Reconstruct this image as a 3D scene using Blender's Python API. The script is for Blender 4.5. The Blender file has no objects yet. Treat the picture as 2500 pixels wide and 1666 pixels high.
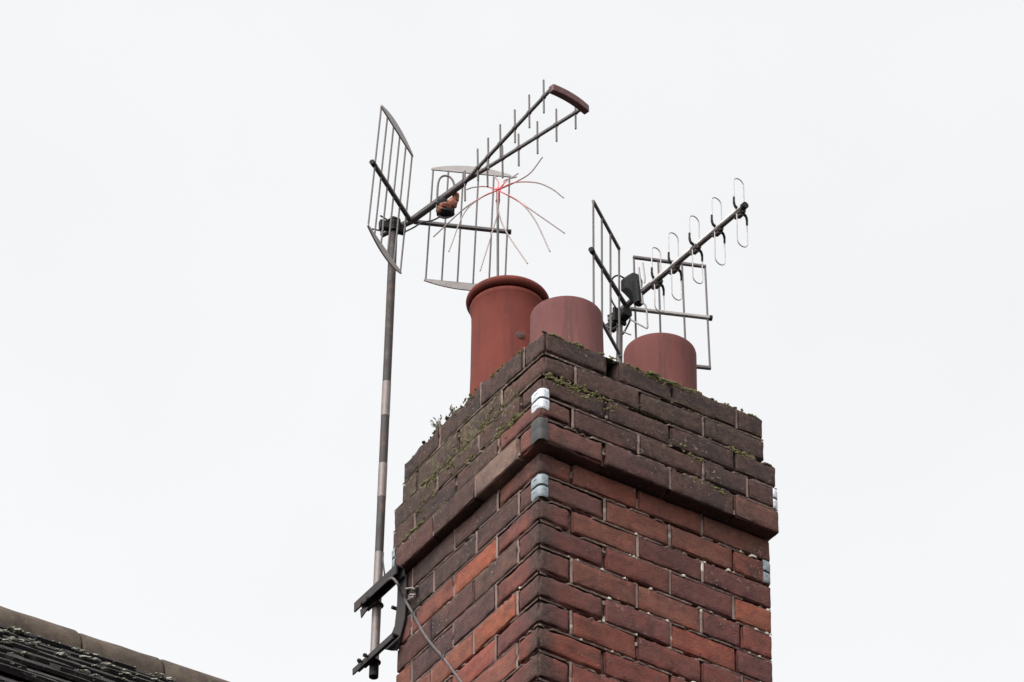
import bpy, bmesh, math, random
from mathutils import Vector, noise, Matrix
R_ = math.radians
rnd = random.Random(7)
SC = bpy.context.scene
COL = SC.collection

# ------------------------------------------------------------------ camera
PITCH = R_(38.0)
FPX = 17876.0                       # focal length in photo pixels (2500 wide)
CAM = Vector((0, 0, 1.6))
FW = Vector((0, math.cos(PITCH), math.sin(PITCH)))
UPV = Vector((0, -math.sin(PITCH), math.cos(PITCH)))
cam = bpy.data.cameras.new('camera')
cam.sensor_width = 36.0
cam.lens = 36.0 * FPX / 2500.0
cam.clip_start = 0.1
cam.clip_end = 2000
camo = bpy.data.objects.new('camera', cam)
COL.objects.link(camo)
camo.location = CAM
camo.rotation_euler = (R_(90) + PITCH, 0, 0)
SC.camera = camo

# ------------------------------------------------------------------ sky, sun
SUN_EL, SUN_AZ = R_(52), R_(214)    # azimuth measured clockwise from +Y
wd = bpy.data.worlds.new('World')
SC.world = wd
wd.use_nodes = True
wn = wd.node_tree
wn.nodes.clear()
sky = wn.nodes.new('ShaderNodeTexSky')
sky.sky_type = 'NISHITA'
sky.sun_disc = False
sky.sun_elevation = SUN_EL
sky.sun_rotation = SUN_AZ
sky.air_density = 1.0
sky.dust_density = 4.0
hs = wn.nodes.new('ShaderNodeHueSaturation')      # overcast: hardly any blue is left
hs.inputs['Saturation'].default_value = 0.04
tc = wn.nodes.new('ShaderNodeTexCoord')
cn = wn.nodes.new('ShaderNodeTexNoise')           # cloud deck, barely visible
cn.inputs['Scale'].default_value = 7.0
cn.inputs['Detail'].default_value = 4.0
mr = wn.nodes.new('ShaderNodeMapRange')
mr.inputs[1].default_value = 0.3
mr.inputs[2].default_value = 0.7
mr.inputs[3].default_value = 0.95
mr.inputs[4].default_value = 1.05
mu = wn.nodes.new('ShaderNodeMix')
mu.data_type = 'RGBA'
mu.blend_type = 'MULTIPLY'
mu.inputs[0].default_value = 1.0
bg = wn.nodes.new('ShaderNodeBackground')
bg.inputs[1].default_value = 0.15
wo = wn.nodes.new('ShaderNodeOutputWorld')
wn.links.new(sky.outputs[0], hs.inputs['Color'])
wn.links.new(tc.outputs['Generated'], cn.inputs['Vector'])
wn.links.new(cn.outputs[0], mr.inputs[0])
wn.links.new(hs.outputs[0], mu.inputs[6])
wn.links.new(mr.outputs[0], mu.inputs[7])
wn.links.new(mu.outputs[2], bg.inputs[0])
wn.links.new(bg.outputs[0], wo.inputs[0])
sl = bpy.data.lights.new('sun', 'SUN')
sl.energy = 0.5
sl.angle = R_(35)
sl.color = (1.0, 0.96, 0.91)
so = bpy.data.objects.new('sun', sl)
COL.objects.link(so)
sd = Vector((math.sin(SUN_AZ) * math.cos(SUN_EL), math.cos(SUN_AZ) * math.cos(SUN_EL), math.sin(SUN_EL)))
so.rotation_euler = sd.to_track_quat('Z', 'Y').to_euler()
so.location = (0, 0, 60)
SC.view_settings.view_transform = 'Standard'
SC.view_settings.look = 'None'
SC.view_settings.exposure = 1.37
SC.view_settings.gamma = 1.0
SC.view_settings.use_curve_mapping = False

# ------------------------------------------------------------------ helpers: pixel rays into the place
def ray(x, y):
    return FW + Vector((1, 0, 0)) * ((x - 1250) / FPX) + UPV * ((833 - y) / FPX)
def hz(p, z):                       # where the sight line meets the level z
    r = ray(*p)
    return CAM + r * ((z - CAM.z) / r.z)
def aty(p, y):                      # where it meets the upright plane at distance y
    r = ray(*p)
    return CAM + r * ((y - CAM.y) / r.y)
def dd(x, y): return (x * 1.0625, y * 1.0625)
def r1(x, y): return (850 + x / 2.614, 150 + y / 2.614)
def r2(x, y): return (1400 + x / 2.85, 400 + y / 2.85)
def c8(x, y): return (1100 + x / 3.677, 650 + y / 3.677)
def r8(x, y): return (850 + x / 4.963, 1350 + y / 4.963)

O = CAM + ray(1318, 1097) * 22.345  # front corner of the chimney shaft, under the oversailing courses
AR = R_(33.1)
U = Vector((math.cos(AR), math.sin(AR), 0))
V = Vector((-math.sin(AR), math.cos(AR), 0))
Z = Vector((0, 0, 1))
def L(u, v, z): return O + U * u + V * v + Z * z
WU, WV = 0.853, 0.806

# ------------------------------------------------------------------ helpers: meshes and tags
class MB:
    def __init__(s):
        s.v, s.f, s.a, s.b, s.mi = [], [], [], [], []
        s.smooth = True
    def vert(s, p, a=(0, 0, 0, 1), b=(0, 0, 0, 1)):
        s.v.append(tuple(p)); s.a.append(a); s.b.append(b)
        return len(s.v) - 1
    def tube(s, pts, r, n=8, cap=True, closed=False, a=(0, 0, 0, 1)):
        pts = [Vector(p) for p in pts]
        N = len(pts)
        rs = r if isinstance(r, (list, tuple)) else [r] * N
        t0 = (pts[1] - pts[0]).normalized()
        x = t0.orthogonal().normalized()
        rings = []
        for i in range(N):
            if closed:
                t = (pts[(i + 1) % N] - pts[i - 1]).normalized()
            else:
                t = (pts[min(i + 1, N - 1)] - pts[max(i - 1, 0)]).normalized()
            x = (x - t * x.dot(t)).normalized()
            y = t.cross(x)
            aa = a[i] if isinstance(a, list) else a
            rings.append([s.vert(pts[i] + (x * math.cos(6.28319 * k / n) + y * math.sin(6.28319 * k / n)) * rs[i], aa) for k in range(n)])
        for i in range(N if closed else N - 1):
            A, B = rings[i], rings[(i + 1) % N]
            for k in range(n):
                s.f.append((A[k], A[(k + 1) % n], B[(k + 1) % n], B[k]))
        if cap and not closed:
            s.f.append(tuple(reversed(rings[0]))); s.f.append(tuple(rings[-1]))
        return s
    def bar(s, p, q, w, h, up=Z, a=(0, 0, 0, 1)):         # a square bar with bevelled long edges
        p, q = Vector(p), Vector(q)
        t = (q - p).normalized()
        x = t.cross(up).normalized()
        y = x.cross(t)
        c = min(w, h) * 0.18
        o = [(w/2-c, -h/2), (w/2, -h/2+c), (w/2, h/2-c), (w/2-c, h/2), (-w/2+c, h/2), (-w/2, h/2-c), (-w/2, -h/2+c), (-w/2+c, -h/2)]
        A = [s.vert(p + x * i + y * j, a) for i, j in o]
        B = [s.vert(q + x * i + y * j, a) for i, j in o]
        for k in range(8):
            s.f.append((A[k], A[(k + 1) % 8], B[(k + 1) % 8], B[k]))
        s.f.append(tuple(reversed(A))); s.f.append(tuple(B))
        return s
    def prism(s, poly, d):                                # a flat outline given thickness d (a vector)
        n = len(poly)
        A = [s.vert(Vector(p) - d / 2) for p in poly]
        B = [s.vert(Vector(p) + d / 2) for p in poly]
        for k in range(n):
            s.f.append((A[k], A[(k + 1) % n], B[(k + 1) % n], B[k]))
        s.f.append(tuple(reversed(A))); s.f.append(tuple(B))
        return s
    def sheet(s, rows, th=None):                           # grid of points; th = offset vector fn gives it a back
        ids = [[s.vert(p) for p in r] for r in rows]
        for i in range(len(ids) - 1):
            for j in range(len(ids[0]) - 1):
                s.f.append((ids[i][j], ids[i][j + 1], ids[i + 1][j + 1], ids[i + 1][j]))
        return s
    def lathe(s, c, prof, n=64, wob=0.0):
        rings = []
        for r, z in prof:
            rings.append([s.vert((c[0] + r * math.cos(6.283185 * k / n) * (1 + wob * math.sin(2 * 6.283 * k / n)), c[1] + r * math.sin(6.283185 * k / n), c[2] + z)) for k in range(n)])
        for A, B in zip(rings, rings[1:]):
            for k in range(n):
                s.f.append((A[k], A[(k + 1) % n], B[(k + 1) % n], B[k]))
        return s
    def blob(s, c, r, seed=0, sub=2, amp=0.35, sq=(1, 1, 1), a=(0, 0, 0, 1)):
        bm = bmesh.new()
        bmesh.ops.create_icosphere(bm, subdivisions=sub, radius=1)
        b0 = len(s.v)
        for v in bm.verts:
            k = 1 + amp * noise.noise(v.co * 1.7 + Vector((seed * 3.1, seed, 0)))
            s.vert(Vector(c) + Vector((v.co.x * sq[0], v.co.y * sq[1], v.co.z * sq[2])) * r * k, a)
        for f in bm.faces:
            s.f.append(tuple(b0 + v.index for v in f.verts))
        bm.free()
        return s
    def build(s, name, mat, parent=None, attrs=False, smooth=True, origin=None, angle=35):
        me = bpy.data.meshes.new(name)
        o0 = Vector(origin) if origin is not None else Vector((0, 0, 0))
        if parent is not None:
            o0 = parent.matrix_world.translation.copy() if origin is None else o0
        me.from_pydata([tuple(Vector(p) - o0) for p in s.v], [], s.f)
        me.validate()
        if attrs:
            for nm, src in (('bcol', s.a), ('stain', s.b)):
                at = me.attributes.new(nm, 'FLOAT_COLOR', 'POINT')
                at.data.foreach_set('color', [x for c in src for x in c])
        if smooth:
            me.polygons.foreach_set('use_smooth', [True] * len(me.polygons))
            bm = bmesh.new(); bm.from_mesh(me)
            for e in bm.edges:
                if len(e.link_faces) == 2 and e.calc_face_angle(0) > R_(angle):
                    e.smooth = False
            bm.to_mesh(me); bm.free()
        for m in (mat if isinstance(mat, (list, tuple)) else [mat]):
            me.materials.append(m)
        o = bpy.data.objects.new(name, me)
        COL.objects.link(o)
        if parent is not None:
            o.parent = parent
            o.location = o0 - LOC[parent.name] if origin is not None else (0, 0, 0)
        else:
            o.location = o0
        return o

LOC = {}
def tag(o, label=None, cat=None, group=None, kind=None):
    for k, v in (('label', label), ('category', cat), ('group', group), ('kind', kind)):
        if v: o[k] = v
    return o
def thing(name, loc, label, cat, group=None):
    o = bpy.data.objects.new(name, None)
    o.empty_display_size = 0.1
    COL.objects.link(o)
    o.location = loc
    o.matrix_world = Matrix.Translation(loc)
    LOC[o.name] = Vector(loc)
    return tag(o, label, cat, group)
def part(mb, name, mat, par, **k):
    me_loc = LOC[par.name]
    for i, p in enumerate(mb.v): mb.v[i] = (p[0] - me_loc.x, p[1] - me_loc.y, p[2] - me_loc.z)
    o = mb.build(name, mat, None, origin=(0, 0, 0), **k)
    o.parent = par
    LOC[o.name] = me_loc                                   # a sub-part shares the origin of its thing
    return o
def solo(mb, name, mat, loc, label, cat=None, group=None, kind=None, **k):
    o = mb.build(name, mat, None, origin=loc, **k)
    return tag(o, label, cat, group, kind)

# ------------------------------------------------------------------ materials
def mat(name):
    m = bpy.data.materials.new(name); m.use_nodes = True
    nt = m.node_tree
    b = nt.nodes['Principled BSDF']
    return m, nt, b
def nz(nt, scale, detail=5, rough=0.6, co=None, dist=0.0):
    n = nt.nodes.new('ShaderNodeTexNoise')
    n.inputs['Scale'].default_value = scale; n.inputs['Detail'].default_value = detail
    n.inputs['Roughness'].default_value = rough; n.inputs['Distortion'].default_value = dist
    if co is not None: nt.links.new(co, n.inputs['Vector'])
    return n.outputs[0]
def rng(nt, s, a, b, c=0.0, d=1.0):
    n = nt.nodes.new('ShaderNodeMapRange')
    for i, v in enumerate((a, b, c, d)): n.inputs[i + 1].default_value = v
    nt.links.new(s, n.inputs[0])
    return n.outputs[0]
def mth(nt, op, a, b=None):
    n = nt.nodes.new('ShaderNodeMath'); n.operation = op
    for i, v in enumerate((a, b)):
        if v is None: continue
        if isinstance(v, (int, float)): n.inputs[i].default_value = v
        else: nt.links.new(v, n.inputs[i])
    return n.outputs[0]
def mix(nt, f, a, b, mode='MIX'):
    n = nt.nodes.new('ShaderNodeMix'); n.data_type = 'RGBA'; n.blend_type = mode
    for i, v in ((0, f), (6, a), (7, b)):
        if isinstance(v, (int, float)): n.inputs[i].default_value = v
        elif isinstance(v, tuple): n.inputs[i].default_value = (*v, 1) if len(v) == 3 else v
        else: nt.links.new(v, n.inputs[i])
    return n.outputs[2]
def bump(nt, b, h, st, dist=0.004):
    n = nt.nodes.new('ShaderNodeBump')
    n.inputs['Strength'].default_value = st; n.inputs['Distance'].default_value = dist
    nt.links.new(h, n.inputs['Height']); nt.links.new(n.outputs[0], b.inputs['Normal'])
def objco(nt):
    return nt.nodes.new('ShaderNodeTexCoord').outputs['Object']
def mapd(nt, co, sc):
    n = nt.nodes.new('ShaderNodeMapping'); n.inputs['Scale'].default_value = sc
    nt.links.new(co, n.inputs['Vector'])
    return n.outputs[0]
def attr(nt, name):
    n = nt.nodes.new('ShaderNodeAttribute'); n.attribute_name = name
    return n

def brick_mat():
    m, nt, b = mat('weathered_brick')
    co = objco(nt)
    a = attr(nt, 'bcol'); st = attr(nt, 'stain')
    sep = nt.nodes.new('ShaderNodeSeparateColor'); nt.links.new(st.outputs['Color'], sep.inputs[0])
    grime, moss, rn = sep.outputs[0], sep.outputs[1], sep.outputs[2]
    n1 = nz(nt, 14, 6, 0.65, co); n2 = nz(nt, 55, 6, 0.7, co); n3 = nz(nt, 220, 3, 0.6, co)
    c = mix(nt, 1.0, a.outputs['Color'], mix(nt, rng(nt, n1, 0.3, 0.72), (0.60, 0.62, 0.68), (1.34, 1.24, 1.18)), 'MULTIPLY')
    c = mix(nt, rng(nt, nz(nt, 22, 3, 0.5, mapd(nt, co, (1, 1, 2.2)), 0.8), 0.5, 0.66, 0, 0.55), c, mix(nt, 1.0, c, (0.66, 0.52, 0.62), 'MULTIPLY'))
    c = mix(nt, rng(nt, nz(nt, 11, 3, 0.5, mapd(nt, co, (1.3, 1.3, 2.6)), 0.6), 0.52, 0.68, 0, 0.5), c, mix(nt, 1.0, c, (1.35, 0.95, 0.8), 'MULTIPLY'))
    c = mix(nt, rng(nt, n2, 0.55, 0.75, 0, 0.45), c, (0.13, 0.06, 0.05))
    c = mix(nt, rng(nt, n3, 0.62, 0.72, 0, 0.35), c, (0.22, 0.14, 0.12))
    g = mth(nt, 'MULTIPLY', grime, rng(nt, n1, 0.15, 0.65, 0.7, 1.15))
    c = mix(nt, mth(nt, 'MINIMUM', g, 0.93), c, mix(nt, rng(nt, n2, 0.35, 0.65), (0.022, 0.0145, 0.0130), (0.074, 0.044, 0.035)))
    so_ = mth(nt, 'ADD', nz(nt, 6, 6, 0.7, co, 0.5), mth(nt, 'MULTIPLY', grime, 0.10))
    c = mix(nt, rng(nt, so_, 0.56, 0.68, 0, 0.6), c, (0.022, 0.016, 0.015))
    # thin lichen and moss where the stain says so, torn up by noise
    nm = nz(nt, 42, 7, 0.72, co, 0.6)
    mm = rng(nt, mth(nt, 'ADD', mth(nt, 'MULTIPLY', moss, 0.40), nm), 0.775, 0.90)
    c = mix(nt, mth(nt, 'MULTIPLY', mm, 0.85), c, mix(nt, rng(nt, nz(nt, 90, 3, 0.5, co), 0.4, 0.62), (0.052, 0.049, 0.020), (0.135, 0.122, 0.060)))
    # scattered pale lichen flecks
    fl = rng(nt, mth(nt, 'ADD', nz(nt, 75, 4, 0.7, co), mth(nt, 'MULTIPLY', nz(nt, 6, 2, 0.5, co), 0.35)), 0.84, 0.88, 0, 0.75)
    c = mix(nt, fl, c, (0.24, 0.20, 0.165))
    nt.links.new(c, b.inputs['Base Color'])
    b.inputs['Roughness'].default_value = 0.88
    b.inputs['Specular IOR Level'].default_value = 0.25
    bump(nt, b, mth(nt, 'ADD', n2, mth(nt, 'MULTIPLY', n3, 0.7)), 0.75, 0.005)
    return m
def mortar_mat():
    m, nt, b = mat('lime_mortar')
    co = objco(nt)
    st = attr(nt, 'stain')
    sep = nt.nodes.new('ShaderNodeSeparateColor'); nt.links.new(st.outputs['Color'], sep.inputs[0])
    n1 = nz(nt, 9, 4, 0.6, co); n2 = nz(nt, 90, 5, 0.7, co)
    c = mix(nt, rng(nt, n1, 0.35, 0.65), (0.115, 0.078, 0.067), (0.225, 0.162, 0.140))
    c = mix(nt, rng(nt, n2, 0.6, 0.75, 0, 0.6), c, (0.09, 0.055, 0.047))
    c = mix(nt, sep.outputs[2], c, (0.46, 0.44, 0.36))
    c = mix(nt, mth(nt, 'MULTIPLY', sep.outputs[0], 0.32), c, (0.085, 0.07, 0.062))
    mm = rng(nt, mth(nt, 'ADD', mth(nt, 'MULTIPLY', sep.outputs[1], 0.34), nz(nt, 40, 6, 0.7, co)), 0.78, 0.92)
    c = mix(nt, mm, c, (0.062, 0.056, 0.030))
    nt.links.new(c, b.inputs['Base Color'])
    b.inputs['Roughness'].default_value = 0.95
    b.inputs['Specular IOR Level'].default_value = 0.15
    bump(nt, b, n2, 0.8, 0.005)
    return m
def stone_like(name, c1, c2, scale=10, rough=0.85, bst=0.4, c3=None, spec=0.3, stretch=None, t3=(0.6, 0.72)):
    m, nt, b = mat(name)
    co = objco(nt)
    if stretch: co = mapd(nt, co, stretch)
    n1 = nz(nt, scale, 6, 0.65, co); n2 = nz(nt, scale * 9, 4, 0.6, co)
    c = mix(nt, rng(nt, n1, 0.32, 0.68), c1, c2)
    if c3: c = mix(nt, rng(nt, nz(nt, scale * 2.7, 5, 0.7, co), t3[0], t3[1]), c, c3)
    nt.links.new(c, b.inputs['Base Color'])
    b.inputs['Roughness'].default_value = rough
    b.inputs['Specular IOR Level'].default_value = spec
    bump(nt, b, mth(nt, 'ADD', n1, mth(nt, 'MULTIPLY', n2, 0.4)), bst, 0.003)
    return m
def metal(name, c1, c2, rough=0.5, met=0.6, scale=30, c3=None):
    m, nt, b = mat(name)
    co = objco(nt)
    n1 = nz(nt, scale, 6, 0.65, co)
    c = mix(nt, rng(nt, n1, 0.35, 0.65), c1, c2)
    if c3: c = mix(nt, rng(nt, nz(nt, scale * 0.6, 5, 0.7, co), 0.52, 0.64), c, c3)
    nt.links.new(c, b.inputs['Base Color'])
    b.inputs['Metallic'].default_value = met
    nt.links.new(rng(nt, n1, 0.3, 0.7, rough - 0.1, rough + 0.15), b.inputs['Roughness'])
    bump(nt, b, n1, 0.15, 0.001)
    return m
def plastic(name, c, rough=0.5):
    m, nt, b = mat(name)
    n1 = nz(nt, 40, 5, 0.6, objco(nt))
    nt.links.new(mix(nt, rng(nt, n1, 0.35, 0.65), tuple(x * 0.75 for x in c), tuple(x * 1.2 for x in c)), b.inputs['Base Color'])
    b.inputs['Roughness'].default_value = rough
    b.inputs['Specular IOR Level'].default_value = 0.25
    return m

BRICK = brick_mat()
MORTAR = mortar_mat()
FLAUNCH = stone_like('cement_flaunching', (0.16, 0.145, 0.12), (0.27, 0.25, 0.21), 8, c3=(0.07, 0.075, 0.03))
def pot_mat(name, c1, c2, dark, pale):
    m, nt, b = mat(name)
    co = objco(nt)
    n1 = nz(nt, 5, 6, 0.65, mapd(nt, co, (1, 1, 0.5)))
    c = mix(nt, rng(nt, n1, 0.32, 0.68), c1, c2)
    st_ = nz(nt, 30, 5, 0.6, mapd(nt, co, (1, 1, 0.10)))
    c = mix(nt, rng(nt, st_, 0.48, 0.68, 0, 0.7), c, dark)
    c = mix(nt, rng(nt, nz(nt, 26, 5, 0.7, mapd(nt, co, (1, 1, 0.16))), 0.60, 0.74, 0, 0.30), c, pale)
    c = mix(nt, rng(nt, nz(nt, 16, 6, 0.7, co), 0.60, 0.70, 0, 0.5), c, dark)
    c = mix(nt, rng(nt, nz(nt, 70, 4, 0.6, co), 0.66, 0.72, 0, 0.5), c, pale)
    nt.links.new(c, b.inputs['Base Color'])
    b.inputs['Roughness'].default_value = 0.88
    b.inputs['Specular IOR Level'].default_value = 0.2
    bump(nt, b, mth(nt, 'ADD', n1, mth(nt, 'MULTIPLY', nz(nt, 90, 4, 0.6, co), 0.4)), 0.25, 0.004)
    return m
TERRA = pot_mat('red_terracotta', (0.1072, 0.0243, 0.0175), (0.1459, 0.0339, 0.0238), (0.0684, 0.0203, 0.0170), (0.1710, 0.0735, 0.0551))
TERRA_P = pot_mat('pink_terracotta', (0.1072, 0.0407, 0.0392), (0.1391, 0.0542, 0.0498), (0.0752, 0.0328, 0.0318), (0.1938, 0.1073, 0.0901))
TERRA_P2 = pot_mat('plain_terracotta', (0.1026, 0.0350, 0.0318), (0.1300, 0.0452, 0.0392), (0.0684, 0.0271, 0.0254), (0.1710, 0.0847, 0.0689))
ALU = metal('weathered_aluminium', (0.22, 0.20, 0.19), (0.31, 0.285, 0.27), 0.55, 0.35)
ALU_SKYLIT = metal('skylit_aluminium', (0.46, 0.44, 0.425), (0.58, 0.56, 0.54), 0.5, 0.15)  # pale tone that paints sky shine on the right aerial's boom
ROD = metal('weathered_rod', (0.075, 0.064, 0.062), (0.125, 0.108, 0.103), 0.65, 0.2)
ALU_D = metal('dark_weathered_aluminium', (0.062, 0.054, 0.054), (0.110, 0.095, 0.093), 0.6, 0.2)
ALU_L = metal('bright_aluminium', (0.24, 0.225, 0.22), (0.33, 0.31, 0.30), 0.45, 0.4)
POLE_DK = metal('dark_pole_finish', (0.014, 0.012, 0.015), (0.034, 0.021, 0.018), 0.7, 0.0, 22, (0.066, 0.034, 0.024))
POLE_LT = metal('bare_pole_steel', (0.100, 0.085, 0.082), (0.175, 0.140, 0.128), 0.5, 0.2, 22, (0.12, 0.078, 0.064))
STEEL_DK = metal('painted_steel', (0.009, 0.0072, 0.0075), (0.022, 0.016, 0.0155), 0.8, 0.0, 25, (0.035, 0.019, 0.014))
BLACK = plastic('black_plastic', (0.010, 0.0095, 0.011), 0.75)
GREYPL = plastic('grey_plastic', (0.055, 0.044, 0.040), 0.55)
PALEPL = plastic('pale_plastic', (0.24, 0.20, 0.185), 0.55)
ENDCAP = plastic('maroon_plastic', (0.105, 0.048, 0.046), 0.5)
BALUN = stone_like('cracked_orange_plastic', (0.14, 0.042, 0.024), (0.26, 0.095, 0.055), 22, 0.6, 0.4, (0.06, 0.035, 0.03))
CABLE = plastic('grey_cable_sheath', (0.085, 0.072, 0.070), 0.6)
CABLE_B = plastic('black_cable_sheath', (0.03, 0.028, 0.028), 0.5)
PLATE_W = metal('galvanised_plate', (0.34, 0.355, 0.38), (0.60, 0.61, 0.63), 0.5, 0.15, 70, (0.22, 0.23, 0.25))
PLATE_G = metal('tarnished_plate', (0.13, 0.158, 0.172), (0.23, 0.265, 0.285), 0.6, 0.1, 70, (0.085, 0.095, 0.10))
LEAD = metal('lead_flashing', (0.017, 0.018, 0.018), (0.036, 0.036, 0.035), 0.75, 0.0, 40, (0.045, 0.036, 0.033))
SOOT = stone_like('soot', (0.012, 0.010, 0.011), (0.02, 0.017, 0.018), 30)
MOSS = stone_like('moss', (0.046, 0.045, 0.017), (0.150, 0.135, 0.052), 60, 0.95, 0.9, (0.03, 0.026, 0.017))
MOSS_D = stone_like('dark_moss', (0.018, 0.018, 0.012), (0.045, 0.042, 0.022), 60, 0.95, 0.9)
LEAF = stone_like('weed_leaf', (0.09, 0.10, 0.06), (0.16, 0.15, 0.10), 30, 0.8, 0.2)
TILE = stone_like('dark_roof_tile', (0.014, 0.0125, 0.0145), (0.030, 0.026, 0.025), 7, 0.9, 0.5, (0.070, 0.066, 0.056), spec=0.1, t3=(0.54, 0.66))
RIDGE = stone_like('buff_ridge_tile', (0.040, 0.031, 0.025), (0.092, 0.069, 0.055), 14, 0.92, 0.9, (0.080, 0.076, 0.040), spec=0.15, t3=(0.54, 0.70))
LICHEN = stone_like('pale_lichen', (0.12, 0.115, 0.092), (0.36, 0.35, 0.29), 45, 0.95, 0.7, (0.07, 0.075, 0.035))
GROUND = stone_like('ground_surface', (0.028, 0.028, 0.028), (0.042, 0.041, 0.039), 0.5, 0.95, 0.3)

def red_wire_mat():
    m, nt, b = mat('sun_faded_red_wire')
    a = attr(nt, 'bcol')
    n = nz(nt, 60, 4, 0.6, objco(nt))
    c = mix(nt, a.outputs['Fac'], (0.17, 0.145, 0.135), (0.62, 0.035, 0.055))
    nt.links.new(mix(nt, rng(nt, n, 0.35, 0.65, 0, 0.3), c, (0.3, 0.15, 0.13)), b.inputs['Base Color'])
    b.inputs['Roughness'].default_value = 0.5
    return m
REDWIRE = red_wire_mat()

def house_wall_mat():
    m, nt, b = mat('house_brickwork')
    co = objco(nt)
    br = nt.nodes.new('ShaderNodeTexBrick')
    br.inputs['Scale'].default_value = 1.15
    br.inputs['Brick Width'].default_value = 0.24; br.inputs['Row Height'].default_value = 0.09
    br.inputs['Mortar Size'].default_value = 0.007
    br.inputs['Color1'].default_value = (0.12, 0.042, 0.033, 1); br.inputs['Color2'].default_value = (0.085, 0.037, 0.032, 1)
    br.inputs['Mortar'].default_value = (0.15, 0.115, 0.098, 1)
    sp = nt.nodes.new('ShaderNodeSeparateXYZ'); nt.links.new(co, sp.inputs[0])
    cb = nt.nodes.new('ShaderNodeCombineXYZ')
    nt.links.new(mth(nt, 'ADD', sp.outputs[0], sp.outputs[1]), cb.inputs[0]); nt.links.new(sp.outputs[2], cb.inputs[1])
    nt.links.new(cb.outputs[0], br.inputs['Vector'])
    nt.links.new(br.outputs[0], b.inputs['Base Color'])
    b.inputs['Roughness'].default_value = 0.9
    return m
HOUSEWALL = house_wall_mat()

# ------------------------------------------------------------------ the ground
g = MB()
NG = 12
g.sheet([[(-400 + 800 * i / NG, -400 + 800 * j / NG, 0) for i in range(NG + 1)] for j in range(NG + 1)])
tag(g.build('ground', GROUND, smooth=False), kind='structure')

# ------------------------------------------------------------------ the terraced house: roof, ridge, walls
ZR = 14.14
ra, rb = hz((0, 1508), ZR), hz((558, 1689), ZR)
RD = (rb - ra).normalized()
RN = Vector((RD.y, -RD.x, 0))        # horizontal, out of the front slope, towards the street
PT = R_(46)
S0, S1 = -1.6, 5.4
def rp(s, n, dz=0.0): return ra + RD * s + RN * n + Z * dz
house = thing('terraced_house', Vector((rp(2, 0).x, rp(2, 0).y, 0)), 'brick terraced house with a dark lichen-spotted tiled roof and buff ridge tiles, lower left', 'house')
EAVE = 4.2
ez = ZR - 0.06 - EAVE * math.tan(PT)
w = MB()
q0, q1, q2, q3 = rp(S0, EAVE - .3), rp(S1, EAVE - .3), rp(S1, -EAVE + .3), rp(S0, -EAVE + .3)
pts = [Vector((q.x, q.y, zz)) for zz in (0.0, ez + .15) for q in (q0, q1, q2, q3)]
ids = [w.vert(p) for p in pts]
ga, gb = w.vert(rp(S0, 0, -.3)), w.vert(rp(S1, 0, -.3))
w.f += [(0, 1, 5, 4), (2, 3, 7, 6), (3, 0, 4, ga, 7), (1, 2, 6, gb, 5)]
part(w, 'wall', HOUSEWALL, house, smooth=False)
# roof slopes: every tile a thin tilted slab
sl_dn = (RN * math.cos(PT) - Z * math.sin(PT))
sl_n = (RN * math.sin(PT) + Z * math.cos(PT))
rf = MB()
TW, GA = 0.165, 0.10
def slab(mb, side, s, d, w_, l_, lift0, lift1, skew):
    dn = sl_dn if side > 0 else (-RN * math.cos(PT) - Z * math.sin(PT))
    nn = sl_n if side > 0 else (-RN * math.sin(PT) + Z * math.cos(PT))
    base = rp(0, 0, -0.035)
    th = 0.012
    P = []
    for (ss, e, lf) in ((0, 0, lift0), (w_, 0, lift0), (w_, l_ + skew, lift1), (0, l_ - skew, lift1)):
        P.append(base + RD * (s + ss) + dn * (d + e) + nn * lf)
    i0 = [mb.vert(p) for p in P] + [mb.vert(p + nn * th) for p in P]
    a, b, c, d_, e, f, g_, h = i0
    mb.f += [(e, f, g_, h), (a, d_, c, b), (a, b, f, e), (b, c, g_, f), (c, d_, h, g_), (d_, a, e, h)]
nrow = int(EAVE / math.cos(PT) / GA)
for row in range(nrow):
    big = 1 if row < 22 else 3       # the rows the street sees least are laid in longer strips
    s = S0 - (row % 2) * TW / 2
    while s < S1:
        wd_ = TW * big
        lf = (0.3 if row < 2 else 1) * rnd.uniform(-.006, .012) + .006 * noise.noise(Vector((s * 3, row * .7, 0)))
        slab(rf, 1, s + .002, row * GA, wd_ - .004, GA * 1.75, 0.002 + lf * .3, 0.016 + lf, rnd.uniform(-.010, .010))
        s += wd_
for row in range(0, nrow, 3):
    slab(rf, -1, S0, row * GA, S1 - S0, GA * 3.4, 0.0, 0.02, 0)
part(rf, 'tiled_roof', TILE, house, smooth=False)
# ridge tiles, half round, 0.29 m apart
rl = 0.275
k0 = -6
ph = 0.222                            # the first open joint seen in the photograph
for k in range(k0, int((S1) / rl)):
    s0 = ph + k * rl
    if s0 < S0 or s0 + rl > S1: continue
    rt = MB()
    dz = rnd.uniform(-.004, .004); dz2 = dz + rnd.uniform(-.006, .006)
    gap = 0.010 if k == 0 else 0.004
    rows = []
    NA = 22
    for (ss, z_, r_) in ((s0 + gap / 2, dz, .072), (s0 + gap / 2, dz, .095), (s0 + .012, dz, .099), (s0 + rl * .25, dz * .75 + dz2 * .25, .0985), (s0 + rl * .5, (dz + dz2) / 2, .0995), (s0 + rl * .75, dz * .25 + dz2 * .75, .0985), (s0 + rl - .012, dz2, .099), (s0 + rl - gap / 2, dz2, .096), (s0 + rl - gap / 2, dz2, .072)):
        rows.append([rp(ss, r_ * math.sin(t), z_ - .089 + r_ * math.cos(t) + 0.003 * noise.noise(Vector((ss * 9, t * 3, k)))) for t in [R_(-100 + 200 * i / NA) for i in range(NA + 1)]])
    rt.sheet(rows)
    part(rt, 'ridge_tile', RIDGE, house)
mt = MB()                             # the mortar bed under the ridge tiles
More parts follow.
